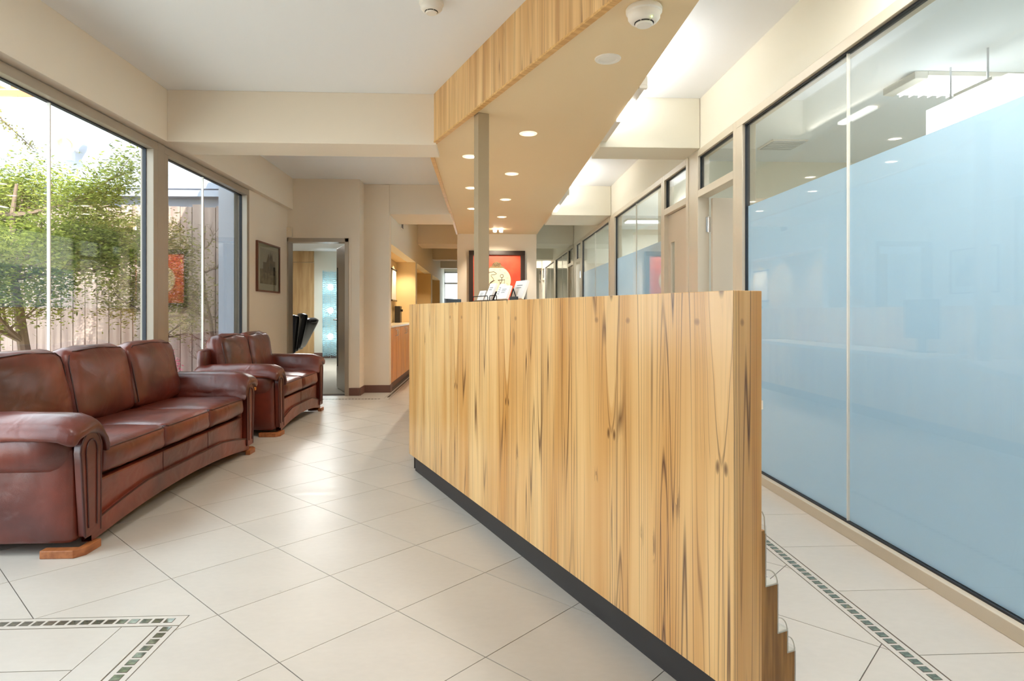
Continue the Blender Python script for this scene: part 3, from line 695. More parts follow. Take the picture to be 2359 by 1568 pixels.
# positions measured along the desk: x local from the near end
card('leaflet', 'short white leaflet in the black wire holder beside the post', 1.80, -.045, .085, .052, .35, gcard)
card('leaflet', 'tall grey leaflet leaning in the wire holder next to the short one', 1.705, -.045, .075, .090, .40, gcard, lines=2)
card('leaflet', 'narrow dark-backed leaflet in the middle of the holders', 1.585, -.045, .06, .082, .40, gcard, lines=4)
card('leaflet', 'wide pale leaflet with grey heading in front of the wire stand', 1.475, -.022, .10, .066, .35, gcard)
card('leaflet', 'tallest pale leaflet at the right end of the holders', 1.42, -.070, .12, .090, .35, gcard, lines=2)
holder('black wire leaflet holder beside the post', 1.75, -.050, .20, .06, .026)
holder('black leaflet holder in the middle of the desk top', 1.585, -.050, .085, .06, .026)
t = thing('card_stand', 'black triangular card stand at the right end of the desk leaflets', 'card stand', dl2w(1.375, -.030, 1.1375), RD + PI)
MB().tube([(-.035, 0, .003), (0, 0, .052), (.035, 0, .003)], .003, 6).obj('wire_front', M['wire'], t); MB().box(-.03, -.006, 0, .045, .004, .016).obj('tray', M['black'], t, bevel=.002)
# monitor behind the desk: only its top shows
mo = thing('computer_monitor', 'dark computer monitor whose top edge shows above the desk', 'monitor', (-.25, 5.25, .735), 1.2)
box('screen', M['black'], (-.15, -.012, .12, .15, .012, .462), mo, bevel=.004); box('stand', M['black'], (-.03, -.02, .01, .03, .02, .2), mo); box('foot', M['black'], (-.09, -.07, 0, .09, .07, .012), mo, bevel=.003)
ds = tag(MB().box(-.38, 4.9, .70, .1, 7.9, .735).obj('work_desk', M['counter'], bevel=.003), 'inner work counter hidden behind the reception desk', 'counter')

# ------------------------------------------------------------------ red picture on the reception wall
pt = thing('framed_picture', 'large red picture of a cream gourd with brush figures in a black frame', 'picture', (.247, 10.80, 1.66))
w_, h_ = .485, .49
MB().box(-w_, -.07, h_ - .075, w_, 0, h_).box(-w_, -.07, -h_, w_, 0, -h_ + .075).box(-w_, -.07, -h_ + .075, -w_ + .075, 0, h_ - .075).box(w_ - .075, -.07, -h_ + .075, w_, 0, h_ - .075).obj('frame', M['blackframe'], pt, bevel=.006)
box('red_ground', M['red'], (-w_ + .07, -.022, -h_ + .07, w_ - .07, -.012, h_ - .07), pt)
def disc(cx_, cz, rx, rz_, y0, n=40, cut=None):
    mb = MB(); pts = [(cx_ + rx * math.cos(2 * PI * k / n), cz + rz_ * math.sin(2 * PI * k / n)) for k in range(n)]
    if cut is not None: pts = [(x, min(z, cut)) for x, z in pts]
    m_ = len(pts)
    return mb.add([(x, y0, z) for x, z in pts] + [(x, y0 + .004, z) for x, z in pts], [tuple(range(m_ - 1, -1, -1))[::-1], tuple(range(m_, 2 * m_))[::-1]] + [(i, m_ + i, m_ + (i + 1) % m_, (i + 1) % m_) for i in range(m_)])
CX = -.005; CZ = -.02
disc(CX, CZ, .245, .245, -.028, cut=CZ + .215).obj('cream_gourd', M['cream'], pt)
MB().add([(CX + a, y, CZ + .215 + b) for y in (-.030, -.026) for a, b in ((-.14, 0), (.14, 0), (.115, .022), (.085, .03), (.06, .085), (0, .11), (-.06, .085), (-.085, .03), (-.115, .022))],
         [tuple(range(9)), tuple(range(17, 8, -1))] + [(i, 9 + i, 9 + (i + 1) % 9, (i + 1) % 9) for i in range(9)]).obj('ornate_lid', M['ochre'], pt)
def stroke(pts, r_=.0045, m='stroke', n='brush_stroke'):
    MB().tube([(CX + x, -.029, CZ + z) for x, z in pts], r_, 6).obj(n, M[m], pt, smooth=True)
def curl(cx_, cz, r_, a0, a1, n=10): return [(cx_ + r_ * math.cos(math.radians(a0 + (a1 - a0) * k / n)), cz + r_ * math.sin(math.radians(a0 + (a1 - a0) * k / n))) for k in range(n + 1)]
for k in range(9): stroke(curl(-.06 + .015 * k, .25 + .018 * math.sin(k * 1.9) + .02, .016, 40 * k, 40 * k + 280), .003)
stroke([(-.16, .10), (-.12, .14), (-.05, .15), (-.02, .13), (.0, .115), (-.03, .10), (-.09, .095), (-.10, .08), (-.06, .03), (-.055, 0), (-.10, -.03), (-.13, -.07), (-.11, -.13), (-.08, -.14), (-.07, -.11), (-.11, -.05), (-.05, -.01), (-.03, .0)])
stroke(curl(.09, .075, .028, -90, 270)); stroke([(.09, .045), (.09, 0), (.07, -.055), (.05, -.07), (.065, -.045), (.03, .005), (.14, .012), (.125, -.095), (.06, -.105), (.04, -.13)]); stroke([(.02, .0), (.14, .012)]); stroke([(-.02, -.11), (-.01, -.13)])
for a in range(12):
    x, z = .19 * math.cos(a * PI / 6 + .2), .19 * math.sin(a * PI / 6 + .2)
    stroke([(x - .008, z - .01), (x - .008, z + .01), (x + .008, z + .01), (x + .008, z - .01)], .0025, 'pinkmark', 'seal_mark')

# ------------------------------------------------------------------ framed print, sensor
fp = thing('framed_print', 'brown-framed sepia print of a gabled stone building beside the doorway', 'picture', (-2.53, 7.45, 1.605), PI / 2)
w_, h_ = .385, .285
MB().box(-w_, -.025, h_ - .018, w_, 0, h_).box(-w_, -.025, -h_, w_, 0, -h_ + .018).box(-w_, -.025, -h_ + .018, -w_ + .02, 0, h_ - .018).box(w_ - .02, -.025, -h_ + .018, w_, 0, h_ - .018).obj('frame', M['brownframe'], fp)
box('mount', M['mount'], (-w_ + .018, -.010, -h_ + .018, w_ - .018, -.004, h_ - .018), fp)
M['sky_p'] = mat('print_sky', srgb(206, 192, 172), .6, noise=(6, srgb(188, 172, 150), .4, .7)); M['stone_p'] = mat('print_stone', srgb(132, 108, 80), .6, noise=(20, srgb(88, 70, 54), .35, .65)); M['ground_p'] = mat('print_ground', srgb(176, 150, 112), .6, noise=(14, srgb(112, 90, 64), .4, .6))
box('printed_sky', M['sky_p'], (-.27, -.012, -.02, .29, -.010, .215), fp); box('printed_ground', M['ground_p'], (-.27, -.0122, -.19, .29, -.010, -.02), fp)
def flat(pts, y0, name, m, par):
    n = len(pts); return MB().add([(x, y0, z) for x, z in pts] + [(x, y0 + .001, z) for x, z in pts], [tuple(range(n)), tuple(range(2 * n - 1, n - 1, -1))] + [(i, n + i, n + (i + 1) % n, (i + 1) % n) for i in range(n)]).obj(name, M[m], par)
flat([(-.18, -.06), (-.18, .06), (-.08, .06), (-.05, .10), (.0, .17), (.03, .12), (.03, -.06)], -.0135, 'printed_gable', 'stone_p', fp)
flat([(.04, -.08), (.04, .13), (.06, .19), (.08, .14), (.11, .18), (.15, .09), (.23, .09), (.23, -.08)], -.014, 'printed_tower', 'stone_p', fp)
for k in range(4): flat([(.06 + .042 * k, -.03), (.06 + .042 * k, .05), (.07 + .042 * k, .065), (.08 + .042 * k, .05), (.08 + .042 * k, -.03)], -.0145, 'printed_window', 'dark', fp)
box('glazing', M['glass'], (-w_ + .018, -.020, -h_ + .018, w_ - .018, -.018, h_ - .018), fp)
sn = thing('wall_sensor', 'small cream box with an indicator light above the doorway corner', 'sensor', (-2.50, 8.2, 2.12))
box('casing', M['counter'], (-.035, -.04, -.065, .035, 0, .065), sn, bevel=.006); MB().lathe([(.001, 0), (.0045, 0), (.0045, .003)], 12, c=(0, 0, 0)).obj('lens', M['white'], sn); sn.children[-1].location = (0, -.046, .02); sn.children[-1].rotation_euler = (PI / 2, 0, 0)

# ------------------------------------------------------------------ doorway to the meeting room
d7 = struct(empty('door_7', (0, 0, 0)))
for a, b in ((X0, X0 + .05), (X1 - .05, X1)): MB().box(a, 8.175, 0, b, 8.37, ZD).obj('jamb', M['frame'], d7, bevel=.004)
MB().box(X0, 8.175, ZD - .05, X1, 8.37, ZD).obj('head_frame', M['frame'], d7, bevel=.004)
MB().box(X0 - .012, 8.19, 0, X0, 8.2, ZD + .03).box(X1, 8.19, 0, X1 + .03, 8.2, ZD + .03).box(X0, 8.19, ZD, X1, 8.2, ZD + .03).obj('architrave', M['wall'], d7)
lf = MB().box(-.72, -.02, .01, 0, .02, 1.995).obj('door_leaf', M['doord'], d7, bevel=.002); lf.location = (X1 - .055, 8.39, 0); lf.rotation_euler = (0, 0, -math.radians(67))
box('pull_slot', M['dark'], (-.66, -.026, .32, -.625, -.018, 1.72), lf); box('pull_slot_back', M['dark'], (-.66, .018, .32, -.625, .026, 1.72), lf)
MB().tube([(-.655, .02, .98), (-.655, .07, .98), (-.55, .07, .98)], .009).obj('door_handle', M['chrome'], lf, smooth=True)
MB().tube([(-.655, -.02, .98), (-.655, -.07, .98), (-.55, -.07, .98)], .009).obj('door_handle', M['chrome'], lf, smooth=True)
# meeting room shell
struct(box('floor_meeting_room', M['carpet'], (-7.0, 8.37, -.05, -1.75, 15.3, .002)))
struct(box('ceiling_meeting_room', M['ceil'], (-7.0, 8.36, 2.55, -1.75, 15.3, 2.65)))
struct(MB().box(-7.0, 15.1, 0, -1.75, 15.3, 2.6).obj('wall_meeting_far', M['wall_white']))
struct(MB().box(-1.80, 8.66, 0, -1.75, 15.3, 2.6).obj('wall_meeting_right', M['wall_white']))
struct(MB().box(-7.1, 8.3, -.1, -7.0, 15.3, 2.7).obj('wall_meeting_left', M['wall_white']))
struct(MB().box(-4.03, 15.086, 0, -1.75, 15.1, .12).obj('baseboard_6', M['skirting']))
tw = struct(empty('wall_panelling'))
for k in range(4):
    for z0, z1 in ((0, 2.28), (2.285, 2.55)): box('wall_panel', M['panel'], (-4.03 - .62 * (k + 1) + .003, 15.05, z0 + .002, -4.03 - .62 * k, 15.1, z1 - .002), tw)
lm = thing('mesh_floor_lamp', 'tall cylindrical woven-mesh floor lamp glowing at three points in the far room', 'floor lamp', (-3.56, 14.75, 0))
M['meshshade'] = film_mat('mesh_shade', (.55, .72, .76, 1), .6)
mb = MB(); R_ = .175
for k in range(46):
    z = .1 + k * .0425; mb.tube([(R_ * math.cos(a * PI / 8), R_ * math.sin(a * PI / 8), z + .012 * math.sin(3 * a + k)) for a in range(17)], .009, 4)
for a in range(28):
    b = a * PI / 14; mb.tube([(R_ * math.cos(b), R_ * math.sin(b), .06 + q * .2 ) for q in range(11)], .006, 4)
mb.obj('woven_shade', M['meshshade'], lm, kind='stuff')
MB().lathe([(.001, 0), (.15, 0), (.15, .03), (.001, .03)], 24).obj('base', M['chrome'], lm, smooth=True)
for z in (1.68, 1.13, .52):
    MB().cushion((0, 0, z), (.13, .13, .15), .065, n=6).obj('bulb', M['bulb'], lm, smooth=True)
MB().tube([(0, 0, .03), (0, 0, 1.9)], .008).obj('stem', M['chrome'], lm)
# swivel chairs
def chair(label, loc, rz, tilt):
    t = thing('office_chair', label, 'chair', loc, rz, 'black leather chairs in the far room'); t.scale = (.9, .9, .9)
    MB().cushion((0, 0, .50), (.50, .50, .11), .05, (0, 0, .02), 7).obj('seat', M['blackleather'], t, smooth=True)
    b = MB().cushion((0, 0, .33), (.48, .10, .66), .05, (0, .02, 0), 8).obj('backrest', M['blackleather'], t, smooth=True); b.location = (0, .24, .50); b.rotation_euler = (-tilt, 0, 0)
    h = MB().cushion((0, -.01, .60), (.40, .13, .14), .06, n=6).obj('head_pad', M['blackleather'], t, smooth=True); h.location = b.location; h.rotation_euler = b.rotation_euler
    for s in (-1, 1):
        MB().tube([(s * .27, .15, .50), (s * .29, .15, .68), (s * .29, .10, .72), (s * .29, -.14, .72), (s * .27, -.16, .55)], .018, 6).obj('armrest', M['black'], t, smooth=True)
    MB().tube([(0, 0, .10), (0, 0, .46)], .028, 10).obj('gas_lift', M['black'], t, smooth=True)
    ba = MB()
    for k in range(5):
        a = k * 2 * PI / 5; ba.tube([(0, 0, .10), (.30 * math.cos(a), .30 * math.sin(a), .06)], [.028, .016], 6)
    ba.obj('star_base', M['black'], t)
    for k in range(5):
        a = k * 2 * PI / 5; MB().tube([(.30 * math.cos(a) - .02, .30 * math.sin(a), .028), (.30 * math.cos(a) + .02, .30 * math.sin(a), .028)], .026, 8).obj('castor', M['black'], t, smooth=True)
    return t
chair('black leather swivel chair cut off by the door frame, leftmost through the doorway', (-3.20, 9.70, 0), math.radians(-40), .12)
chair('tallest black leather swivel chair in the middle of the three', (-3.36, 10.60, .03), math.radians(-60), .22)
chair('reclining black leather swivel chair nearest the glowing floor lamp', (-3.56, 11.50, 0), math.radians(-100), .50)
tbm = thing('meeting_table', 'pale meeting table beyond the swivel chairs', 'table', (-4.6, 11.6, 0))
MB().cushion((0, 0, .72), (1.3, 2.6, .04), .02, n=4).obj('tabletop', M['panel'], tbm); MB().box(-.3, -.8, 0, .3, .8, .70).obj('pedestal', M['panel'], tbm)
luminaire('fill_ceiling_light', 'added fill light panel in the meeting room ceiling', (-3.2, 11.9, 2.549), (1.2, 1.2), 48, M['lumo'], (1, .98, .94))  # lamp added to brighten the interior, no fitting visible here

# ------------------------------------------------------------------ niche furniture
cb = thing('niche_cabinet', 'glossy orange-brown timber cabinet with pale counter in the first niche', 'cabinet', (-1.27, 8.68, 0))
box('carcass', M['cab'], (-.34, 0, .10, -.02, 3.11, .87), cb)
for k in range(6):
    d_ = box('cabinet_door', M['cab'], (-.018, .01 + .52 * k, .105, .004, .52 * (k + 1) - .003, .865), cb, bevel=.001)
    yy = .44 + .52 * k if k % 2 == 0 else .08 + .52 * k
    MB().tube([(.004, yy, .74), (.028, yy, .755), (.034, yy, .79), (.028, yy, .825), (.004, yy, .84)], .005, 6).obj('handle', M['chrome'], d_, smooth=True)
box('countertop', M['counter'], (-.345, 0, .87, .015, 3.11, .90), cb, bevel=.003); box('plinth', M['skirting'], (-.34, 0, 0, -.03, 3.11, .10), cb)
sc = thing('hanging_scroll', 'cream hanging scroll with dark rods on the niche wall', 'scroll', (-1.61, 11.35, 1.2))
MB().tube([(0.01, -.30, .66), (0.01, .30, .66)], .014, 8).obj('top_rod', M['dark'], sc); MB().tube([(0.01, -.30, .10), (0.01, .30, .10)], .016, 8).obj('bottom_rod', M['blackframe'], sc)
box('scroll_sheet', M['paper'], (.004, -.26, .10, .008, .26, .66), sc)
vs_ = thing('coffee_machine', 'dark appliance on the counter below the hanging scroll', 'appliance', (-1.53, 11.35, .90))
box('body', M['black'], (-.05, -.12, 0, .05, .12, .30), vs_, bevel=.01); box('spout', M['dark'], (.05, -.04, .2, .08, .04, .24), vs_)
for y in (9.3, 10.6, 11.4, 12.9, 14.4, 16.9): spot('niche_beam', (-1.45, y, nz - .01), 22, (1, .80, .52), .7, 2.3)
gv = thing('air_grille', 'small dark grille high on the corridor wall past the first opening', 'vent', (-1.262, 9.75, 2.44))
box('grille_frame', M['white'], (-.002, -.12, -.06, .012, .12, .06), gv, bevel=.002); 
for k in range(5): box('slat', M['dark'], (.010, -.10, -.045 + .02 * k, .016, .10, -.032 + .02 * k), gv)
# end window of the corridor
w = struct(empty('window_4'))
MB().box(-1.3, 20.62, .3, -.44, 20.68, .36).box(-1.3, 20.62, 2.38, -.44, 20.68, 2.44).box(-1.3, 20.62, .3, -1.24, 20.68, 2.44).box(-.5, 20.62, .3, -.44, 20.68, 2.44).box(-1.3, 20.62, 2.02, -.44, 20.68, 2.08).obj('frame', M['alu'], w)
box('pane', M['glass'], (-1.24, 20.64, .36, -.5, 20.65, 2.02), w); box('pane', M['glass'], (-1.24, 20.64, 2.08, -.5, 20.65, 2.38), w)

# ------------------------------------------------------------------ office fittings seen through the clear glass
lg = luminaire('office_ceiling_light', 'long louvred fluorescent light on the office ceiling, upper right', (3.72, 4.16, 2.68), (1.55, .36), 8, M['lumo'], (.93, .97, 1))
MB().prism([(-.86, -.17), (-.775, -.18), (-.775, .18), (-.86, .16)], -.05, 0).obj('end_cap', M['white'], lg, bevel=.006)
lv = MB()
for k in range(22): lv.box(-.74 + k * .069, -.16, -.060, -.735 + k * .069, .16, -.042)
lv.obj('louvre', M['white'], lg, kind='stuff')
bx = thing('light_box', 'bright white suspended light box inside the office, below the ceiling light', 'light fitting', (3.0, 3.42, 2.20))
box('diffuser', M['lumo'], (0, 0, 0, .10, .66, .25), bx, bevel=.006); box('top_rail', M['white'], (-.01, .10, .25, .11, .40, .27), bx); MB().tube([(.05, .2, .27), (.05, .2, .48)], .006).obj('hanger', M['chrome'], bx); MB().tube([(.05, .5, .27), (.05, .5, .48)], .006).obj('hanger', M['chrome'], bx)
cv = thing('ceiling_vent', 'square grey air vent in the office ceiling left of the light', 'vent', (2.84, 5.78, 2.68))
box('vent_frame', M['white'], (-.17, -.17, -.012, .17, .17, 0), cv, bevel=.002)
for k in range(7): box('slat', M['alu'], (-.15, -.145 + k * .042, -.020, .15, -.115 + k * .042, -.012), cv)
luminaire('office_ceiling_light', 'fluorescent light on the ceiling of the second glazed office', (3.1, 8.1, 2.68), (1.3, .3), 25, M['lumo'], (.93, .97, 1))
luminaire('office_ceiling_light', 'fluorescent light on the ceiling of the third glazed office', (3.1, 10.6, 2.68), (1.3, .3), 22, M['lumo'], (.93, .97, 1))

# added fill lights on the main and aisle ceilings, all out of view
luminaire('fill_ceiling_light', 'added fill light panel over the waiting area behind the viewpoint', (-.9, -.9, ZC), (1.2, .6), 10, M['lumo'], (1, .97, .92))
luminaire('fill_ceiling_light', 'added fill light panel over the waiting area just outside the top of the frame', (-1.2, 2.1, ZC), (.6, .6), 6, M['lumo'], (1, .98, .95))
luminaire('fill_ceiling_light', 'narrow added fill light over the near end of the glazed aisle', (1.35, 1.7, ZC), (.3, .9), 27, M['lumo'], (1, .98, .95))
luminaire('fill_ceiling_light', 'added fill light panel over the far aisle', (1.36, 17.2, ZC), (.3, 1.2), 25, M['lumo'])
for y in (4.35, 7.78):
    area('tube_light_wash', (.975, y, 2.53), (.045, 1.1), 4.5, (1, .99, .98), (PI, 0, 0))

# ------------------------------------------------------------------ sofas
def sofa(name, label, y0, L_, seats, group):
    t = thing(name, label, 'sofa', (-1.80, y0, 0), 0, group)
    # local: x=0 front face, -x towards the window; y from 0 to L_
    aw = .20; lt = M['leather']
    inner = L_ - 2 * aw
    # arms
    for k, yc in enumerate((aw / 2, L_ - aw / 2)):
        sgn = -1 if k == 0 else 1
        a = MB().cushion((-.345, yc, .27), (.66, aw - .03, .44), .03, n=7).obj('arm', lt, t, smooth=True)
        # scroll roll along the top
        pr = []
        yo = yc + sgn * .012
        MB().cushion((-.345, yo, .475), (.665, aw + .04, .25), .118, (0, .004, .0), 12).obj('arm_roll', lt, a, smooth=True)
        # padded top
        MB().cushion((-.325, yo, .590), (.72, aw + .080, .066), .03, (0, 0, .008), 14, wob=.006, seed=k + 3,
                     sag=lambda p, a_, b_, e_, g=sgn: Vector((p.x, p.y + (g * .010 * b_ * b_ if b_ * g < 0 else 0), p.z - (.135 if b_ * g < 0 else .052) * abs(b_) ** 2.6 - (.035 * max(0, a_ - .75) / .25)))).obj('arm_pad', lt, a, smooth=True)
        # front facing: tall horseshoe with piping
        hs = [(yc - .055, .075)] + [(yo + .075 * math.cos(math.radians(q)), .455 + .085 * math.sin(math.radians(q))) for q in range(200, -21, -20)] + [(yc + .055, .075)]
        n = len(hs)
        MB().add([(-.012, y, z) for y, z in hs] + [(.022, y * 1.0, z) for y, z in hs], [tuple(range(n - 1, -1, -1))[::-1], tuple(range(n, 2 * n))] + [(i, n + i, n + (i + 1) % n, (i + 1) % n) for i in range(n)]).obj('arm_front', lt, a, smooth=True, bevel=.006)
        MB().tube([(.020, y, z) for y, z in hs], .0055, 6).obj('piping', M['piping'], a, smooth=True)
        hs2 = [(yo + (y - yo) * .55, .42 + (z - .42) * (.72 if z > .42 else .9)) for y, z in hs]
        MB().tube([(.024, y, z) for y, z in hs2], .0035, 6).obj('piping', M['piping'], a, smooth=True)
    # base rail with a low arch
    nA = 16; top = []; bot = []
    for q in range(nA + 1):
        u = q / nA; y = aw * .5 + (L_ - aw) * u; s4 = 4 * u * (1 - u)
        bot.append((y, .035 + .06 * s4)); top.append((y, .115 + .075 * min(1, s4 * 1.3)))
    vv = [(0.014, y, z) for y, z in bot] + [(0.014, y, z) for y, z in top] + [(-.03, y, z) for y, z in bot] + [(-.03, y, z) for y, z in top]
    n = nA + 1; ff = []
    for i in range(nA):
        ff += [(i, i + 1, n + i + 1, n + i), (2 * n + i + 1, 2 * n + i, 3 * n + i, 3 * n + i + 1), (n + i, n + i + 1, 3 * n + i + 1, 3 * n + i), (i + 1, i, 2 * n + i, 2 * n + i + 1)]
    MB().add(vv, ff).obj('base_rail', lt, t, smooth=True)
    MB().tube([(.014, y, z) for y, z in top], .005, 6).obj('piping', M['piping'], t, smooth=True)
    box('front_apron', lt, (-.045, aw - .02, .12, -.004, L_ - aw + .02, .298), t, bevel=.01)
    box('inner_frame', M['piping'], (-.66, aw - .05, .12, -.06, L_ - aw + .05, .315), t)  # coloured dark to deepen the shadow gap under the seat cushions
    for q in range(1, seats):
        yy = aw + inner * q / seats; MB().tube([(-.003, yy, .16), (-.003, yy, .297)], .002, 5).obj('seam', M['piping'], t)
    # seat cushions
    for q in range(seats):
        yc = aw + inner * (q + .5) / seats
        c = MB().cushion((-.262, yc, .385), (.56, inner / seats - .004, .135), .038, (.012, 0, .018), 12, wob=.004, seed=q + 11).obj('seat_cushion', lt, t, smooth=True)
        hw = inner / seats / 2 - .014
        MB().tube([(-.5, yc - hw, .447), (0.005, yc - hw, .440), (.014, yc - hw + .012, .438), (.018, yc, .438), (.014, yc + hw - .012, .438), (.005, yc + hw, .440), (-.5, yc + hw, .447)], .0035, 6).obj('piping', M['piping'], c, smooth=True)
    # back frame and cushions
    MB().cushion((-.655, L_ / 2, .40), (.09, L_ - .06, .72), .04, n=8).obj('back_frame', lt, t, smooth=True)
    rot = Matrix.Rotation(-.19, 3, 'Y')
    for q in range(seats):
        yc = aw * .72 + (L_ - aw * 1.44) * (q + .5) / seats; wd = (L_ - aw * 1.44) / seats
        c = MB().cushion((-.565, yc, .655), (.17, wd - .008, .43), .07, (.028, .006, .02), 14, rot=rot, wob=.008, seed=q + 31).obj('back_cushion', lt, t, smooth=True)
        hw = wd / 2 - .022; pp = []
        loop = [(-hw, -.18), (-hw, .13), (-hw + .015, .17), (-hw + .05, .195), (0, .207), (hw - .05, .195), (hw - .015, .17), (hw, .13), (hw, -.18)]
        for sx in (.068,):
            MB().tube([tuple(Vector((-.565, yc, .655)) + rot @ Vector((sx, a, b))) for a, b in loop], .004, 6).obj('piping', M['piping'], c, smooth=True)
    # feet
    fpoly = [(-.13, -.012), (.012, -.012), (.045, .03), (.045, .14), (.010, .14), (.010, .035), (-.13, .035)]
    for y_, s in ((0.0, 1), (L_, -1)):
        f = MB().prism([(x, y * s) for x, y in fpoly], 0, .036).obj('foot', M['footwood'], t, bevel=.004); f.location = (-.01, y_, 0)
        b = MB().box(-.66, -.03, 0, -.56, .03, .05).obj('foot', M['footwood'], t, bevel=.003); b.location = (0, y_ + s * .1, 0)
    return t
sofa('leather_sofa', 'three-seat oxblood leather sofa in the foreground under the near window', 2.83, 2.12, 3, 'leather sofas by the windows')
sofa('leather_sofa', 'two-seat oxblood leather sofa farther back by the doorway', 5.50, 1.54, 2, 'leather sofas by the windows')
st = thing('side_table', 'small orange pine side table squeezed between the two sofas', 'side table', (-2.2, 5.20, 0))
box('tabletop', M['pine'], (-.24, -.20, .42, .27, .21, .445), st, bevel=.004)
for sx in (-.20, .20):
    for sy in (-.15, .15): box('leg', M['pine'], (sx - .025, sy - .025, 0, sx + .025, sy + .025, .42), st, bevel=.003)
box('lower_shelf', M['pine'], (-.20, -.15, .12, .20, .15, .14), st); box('apron', M['pine'], (-.20, -.165, .36, .20, -.145, .42), st); box('apron', M['pine'], (.185, -.15, .36, .205, .15, .42), st)
box('stretcher', M['pine'], (.185, -.15, .115, .215, .15, .15), st)

# ------------------------------------------------------------------ courtyard
struct(MB().box(-30, -20, -.30, -2.64, 60, -.06).obj('ground', M['bounce_paving'])); struct(MB().box(5.5, -20, -.30, 40, 60, -.06).box(-2.64, 20.75, -.3, 5.5, 60, -.06).obj('ground_street', M['bounce_paving']))
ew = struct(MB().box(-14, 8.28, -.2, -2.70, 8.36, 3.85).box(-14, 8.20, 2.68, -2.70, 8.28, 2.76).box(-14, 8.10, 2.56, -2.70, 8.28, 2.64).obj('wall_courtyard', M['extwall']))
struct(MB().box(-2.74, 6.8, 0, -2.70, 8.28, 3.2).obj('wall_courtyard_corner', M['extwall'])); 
struct(MB().box(-3.05, -6, 3.45, 6, 21, 3.7).box(-3.05, -6, 3.30, -2.95, 8.1, 3.7).obj('roof', M['extwall']))
struct(MB().box(-2.80, 6.74, 0, -2.64, 6.84, 2.42).obj('trim_34', M['extwall']))
pr_ = struct(empty('roof_terracotta'))
for k in range(9):
    for j in range(3): box('roof_tile', M['brick'], (-11 + k * .62, 8.6 + j * .25, 3.88 + .16 * j, -11 + k * .62 + .46, 8.95 + j * .25, 3.98 + .16 * j), pr_, bevel=.01)
struct(box('roof_back', M['extwall'], (-14, 9.0, 3.85, -4.5, 9.1, 4.2)))
fn = thing('timber_fence', 'weathered timber paling fence against the courtyard wall', 'fence', (-9.3, 8.0, 0))
for k in range(46): box('paling', M['fence'], (.145 * k, .0, -.06, .145 * k + .135, .02 + .004 * (k % 3), 2.42 + .02 * math.sin(k * 2.3)), fn)
for z in (.5, 1.9): box('rail', M['fence'], (0, .024, z, 6.6, .07, z + .08), fn)
fl_ = thing('floodlight', 'white twin-headed floodlight on the courtyard wall', 'outdoor light', (-5.22, 8.278, 3.16))
MB().tube([(0, 0, 0), (0, -.12, 0), (0, -.14, .06)], .022, 8).obj('bracket', M['white'], fl_, smooth=True)
for s in (-1, 1):
    h = MB().lathe([(.03, .12), (.05, .08), (.055, 0), (.095, -.10), (.085, -.10), (.04, -.02)], 20).obj('lamp_head', M['white'], fl_, smooth=True); h.location = (s * .08, -.16, .07); h.rotation_euler = (-.9, s * .7, 0)
MB().box(-.04, -.19, -.16, .04, -.10, -.03).obj('sensor_box', M['alu'], fl_, bevel=.008)

def branchy(base, height, rnd, spread=.5, levels=3, n0=9, r0=.09, lean=(0, 0), umin=.25):
    """returns list of polylines [(pts, radii)] and tips"""
    lines = []; tips = []
    top = Vector(base) + Vector((lean[0], lean[1], height)); tr = []
    for k in range(9):
        u = k / 8; tr.append(Vector(base).lerp(top, u) + Vector((math.sin(u * 5 + rnd.random()), math.cos(u * 4), 0)) * .05)
    lines.append((tr, [r0 * (1 - .8 * k / 8) for k in range(9)]))
    def grow(p, d, ln, r_, lv):
        pts = [p.copy()]; q = p.copy(); dd = d.copy()
        for k in range(5):
            dd = (dd + Vector((rnd.uniform(-.3, .3), rnd.uniform(-.3, .3), rnd.uniform(-.12, .22)))).normalized(); q = q + dd * ln / 5; pts.append(q.copy())
        lines.append((pts, [r_ * (1 - .85 * k / 5) for k in range(6)]))
        tips.extend(pts[2:])
        if lv > 0:
            for k in range(3):
                i = rnd.randint(1, 4); nd = (dd + Vector((rnd.uniform(-1, 1), rnd.uniform(-1, 1), rnd.uniform(-.3, .7)))).normalized(); grow(pts[i], nd, ln * .62, r_ * .5, lv - 1)
    for k in range(n0):
        u = rnd.uniform(umin, 1); p = tr[int(u * 8)]; a = k * 2.4 + rnd.uniform(-.3, .3)
        grow(p, Vector((math.cos(a), math.sin(a), rnd.uniform(.0, .5))).normalized(), spread * (1.25 - .6 * u), r0 * .35, levels - 1)
    return lines, tips
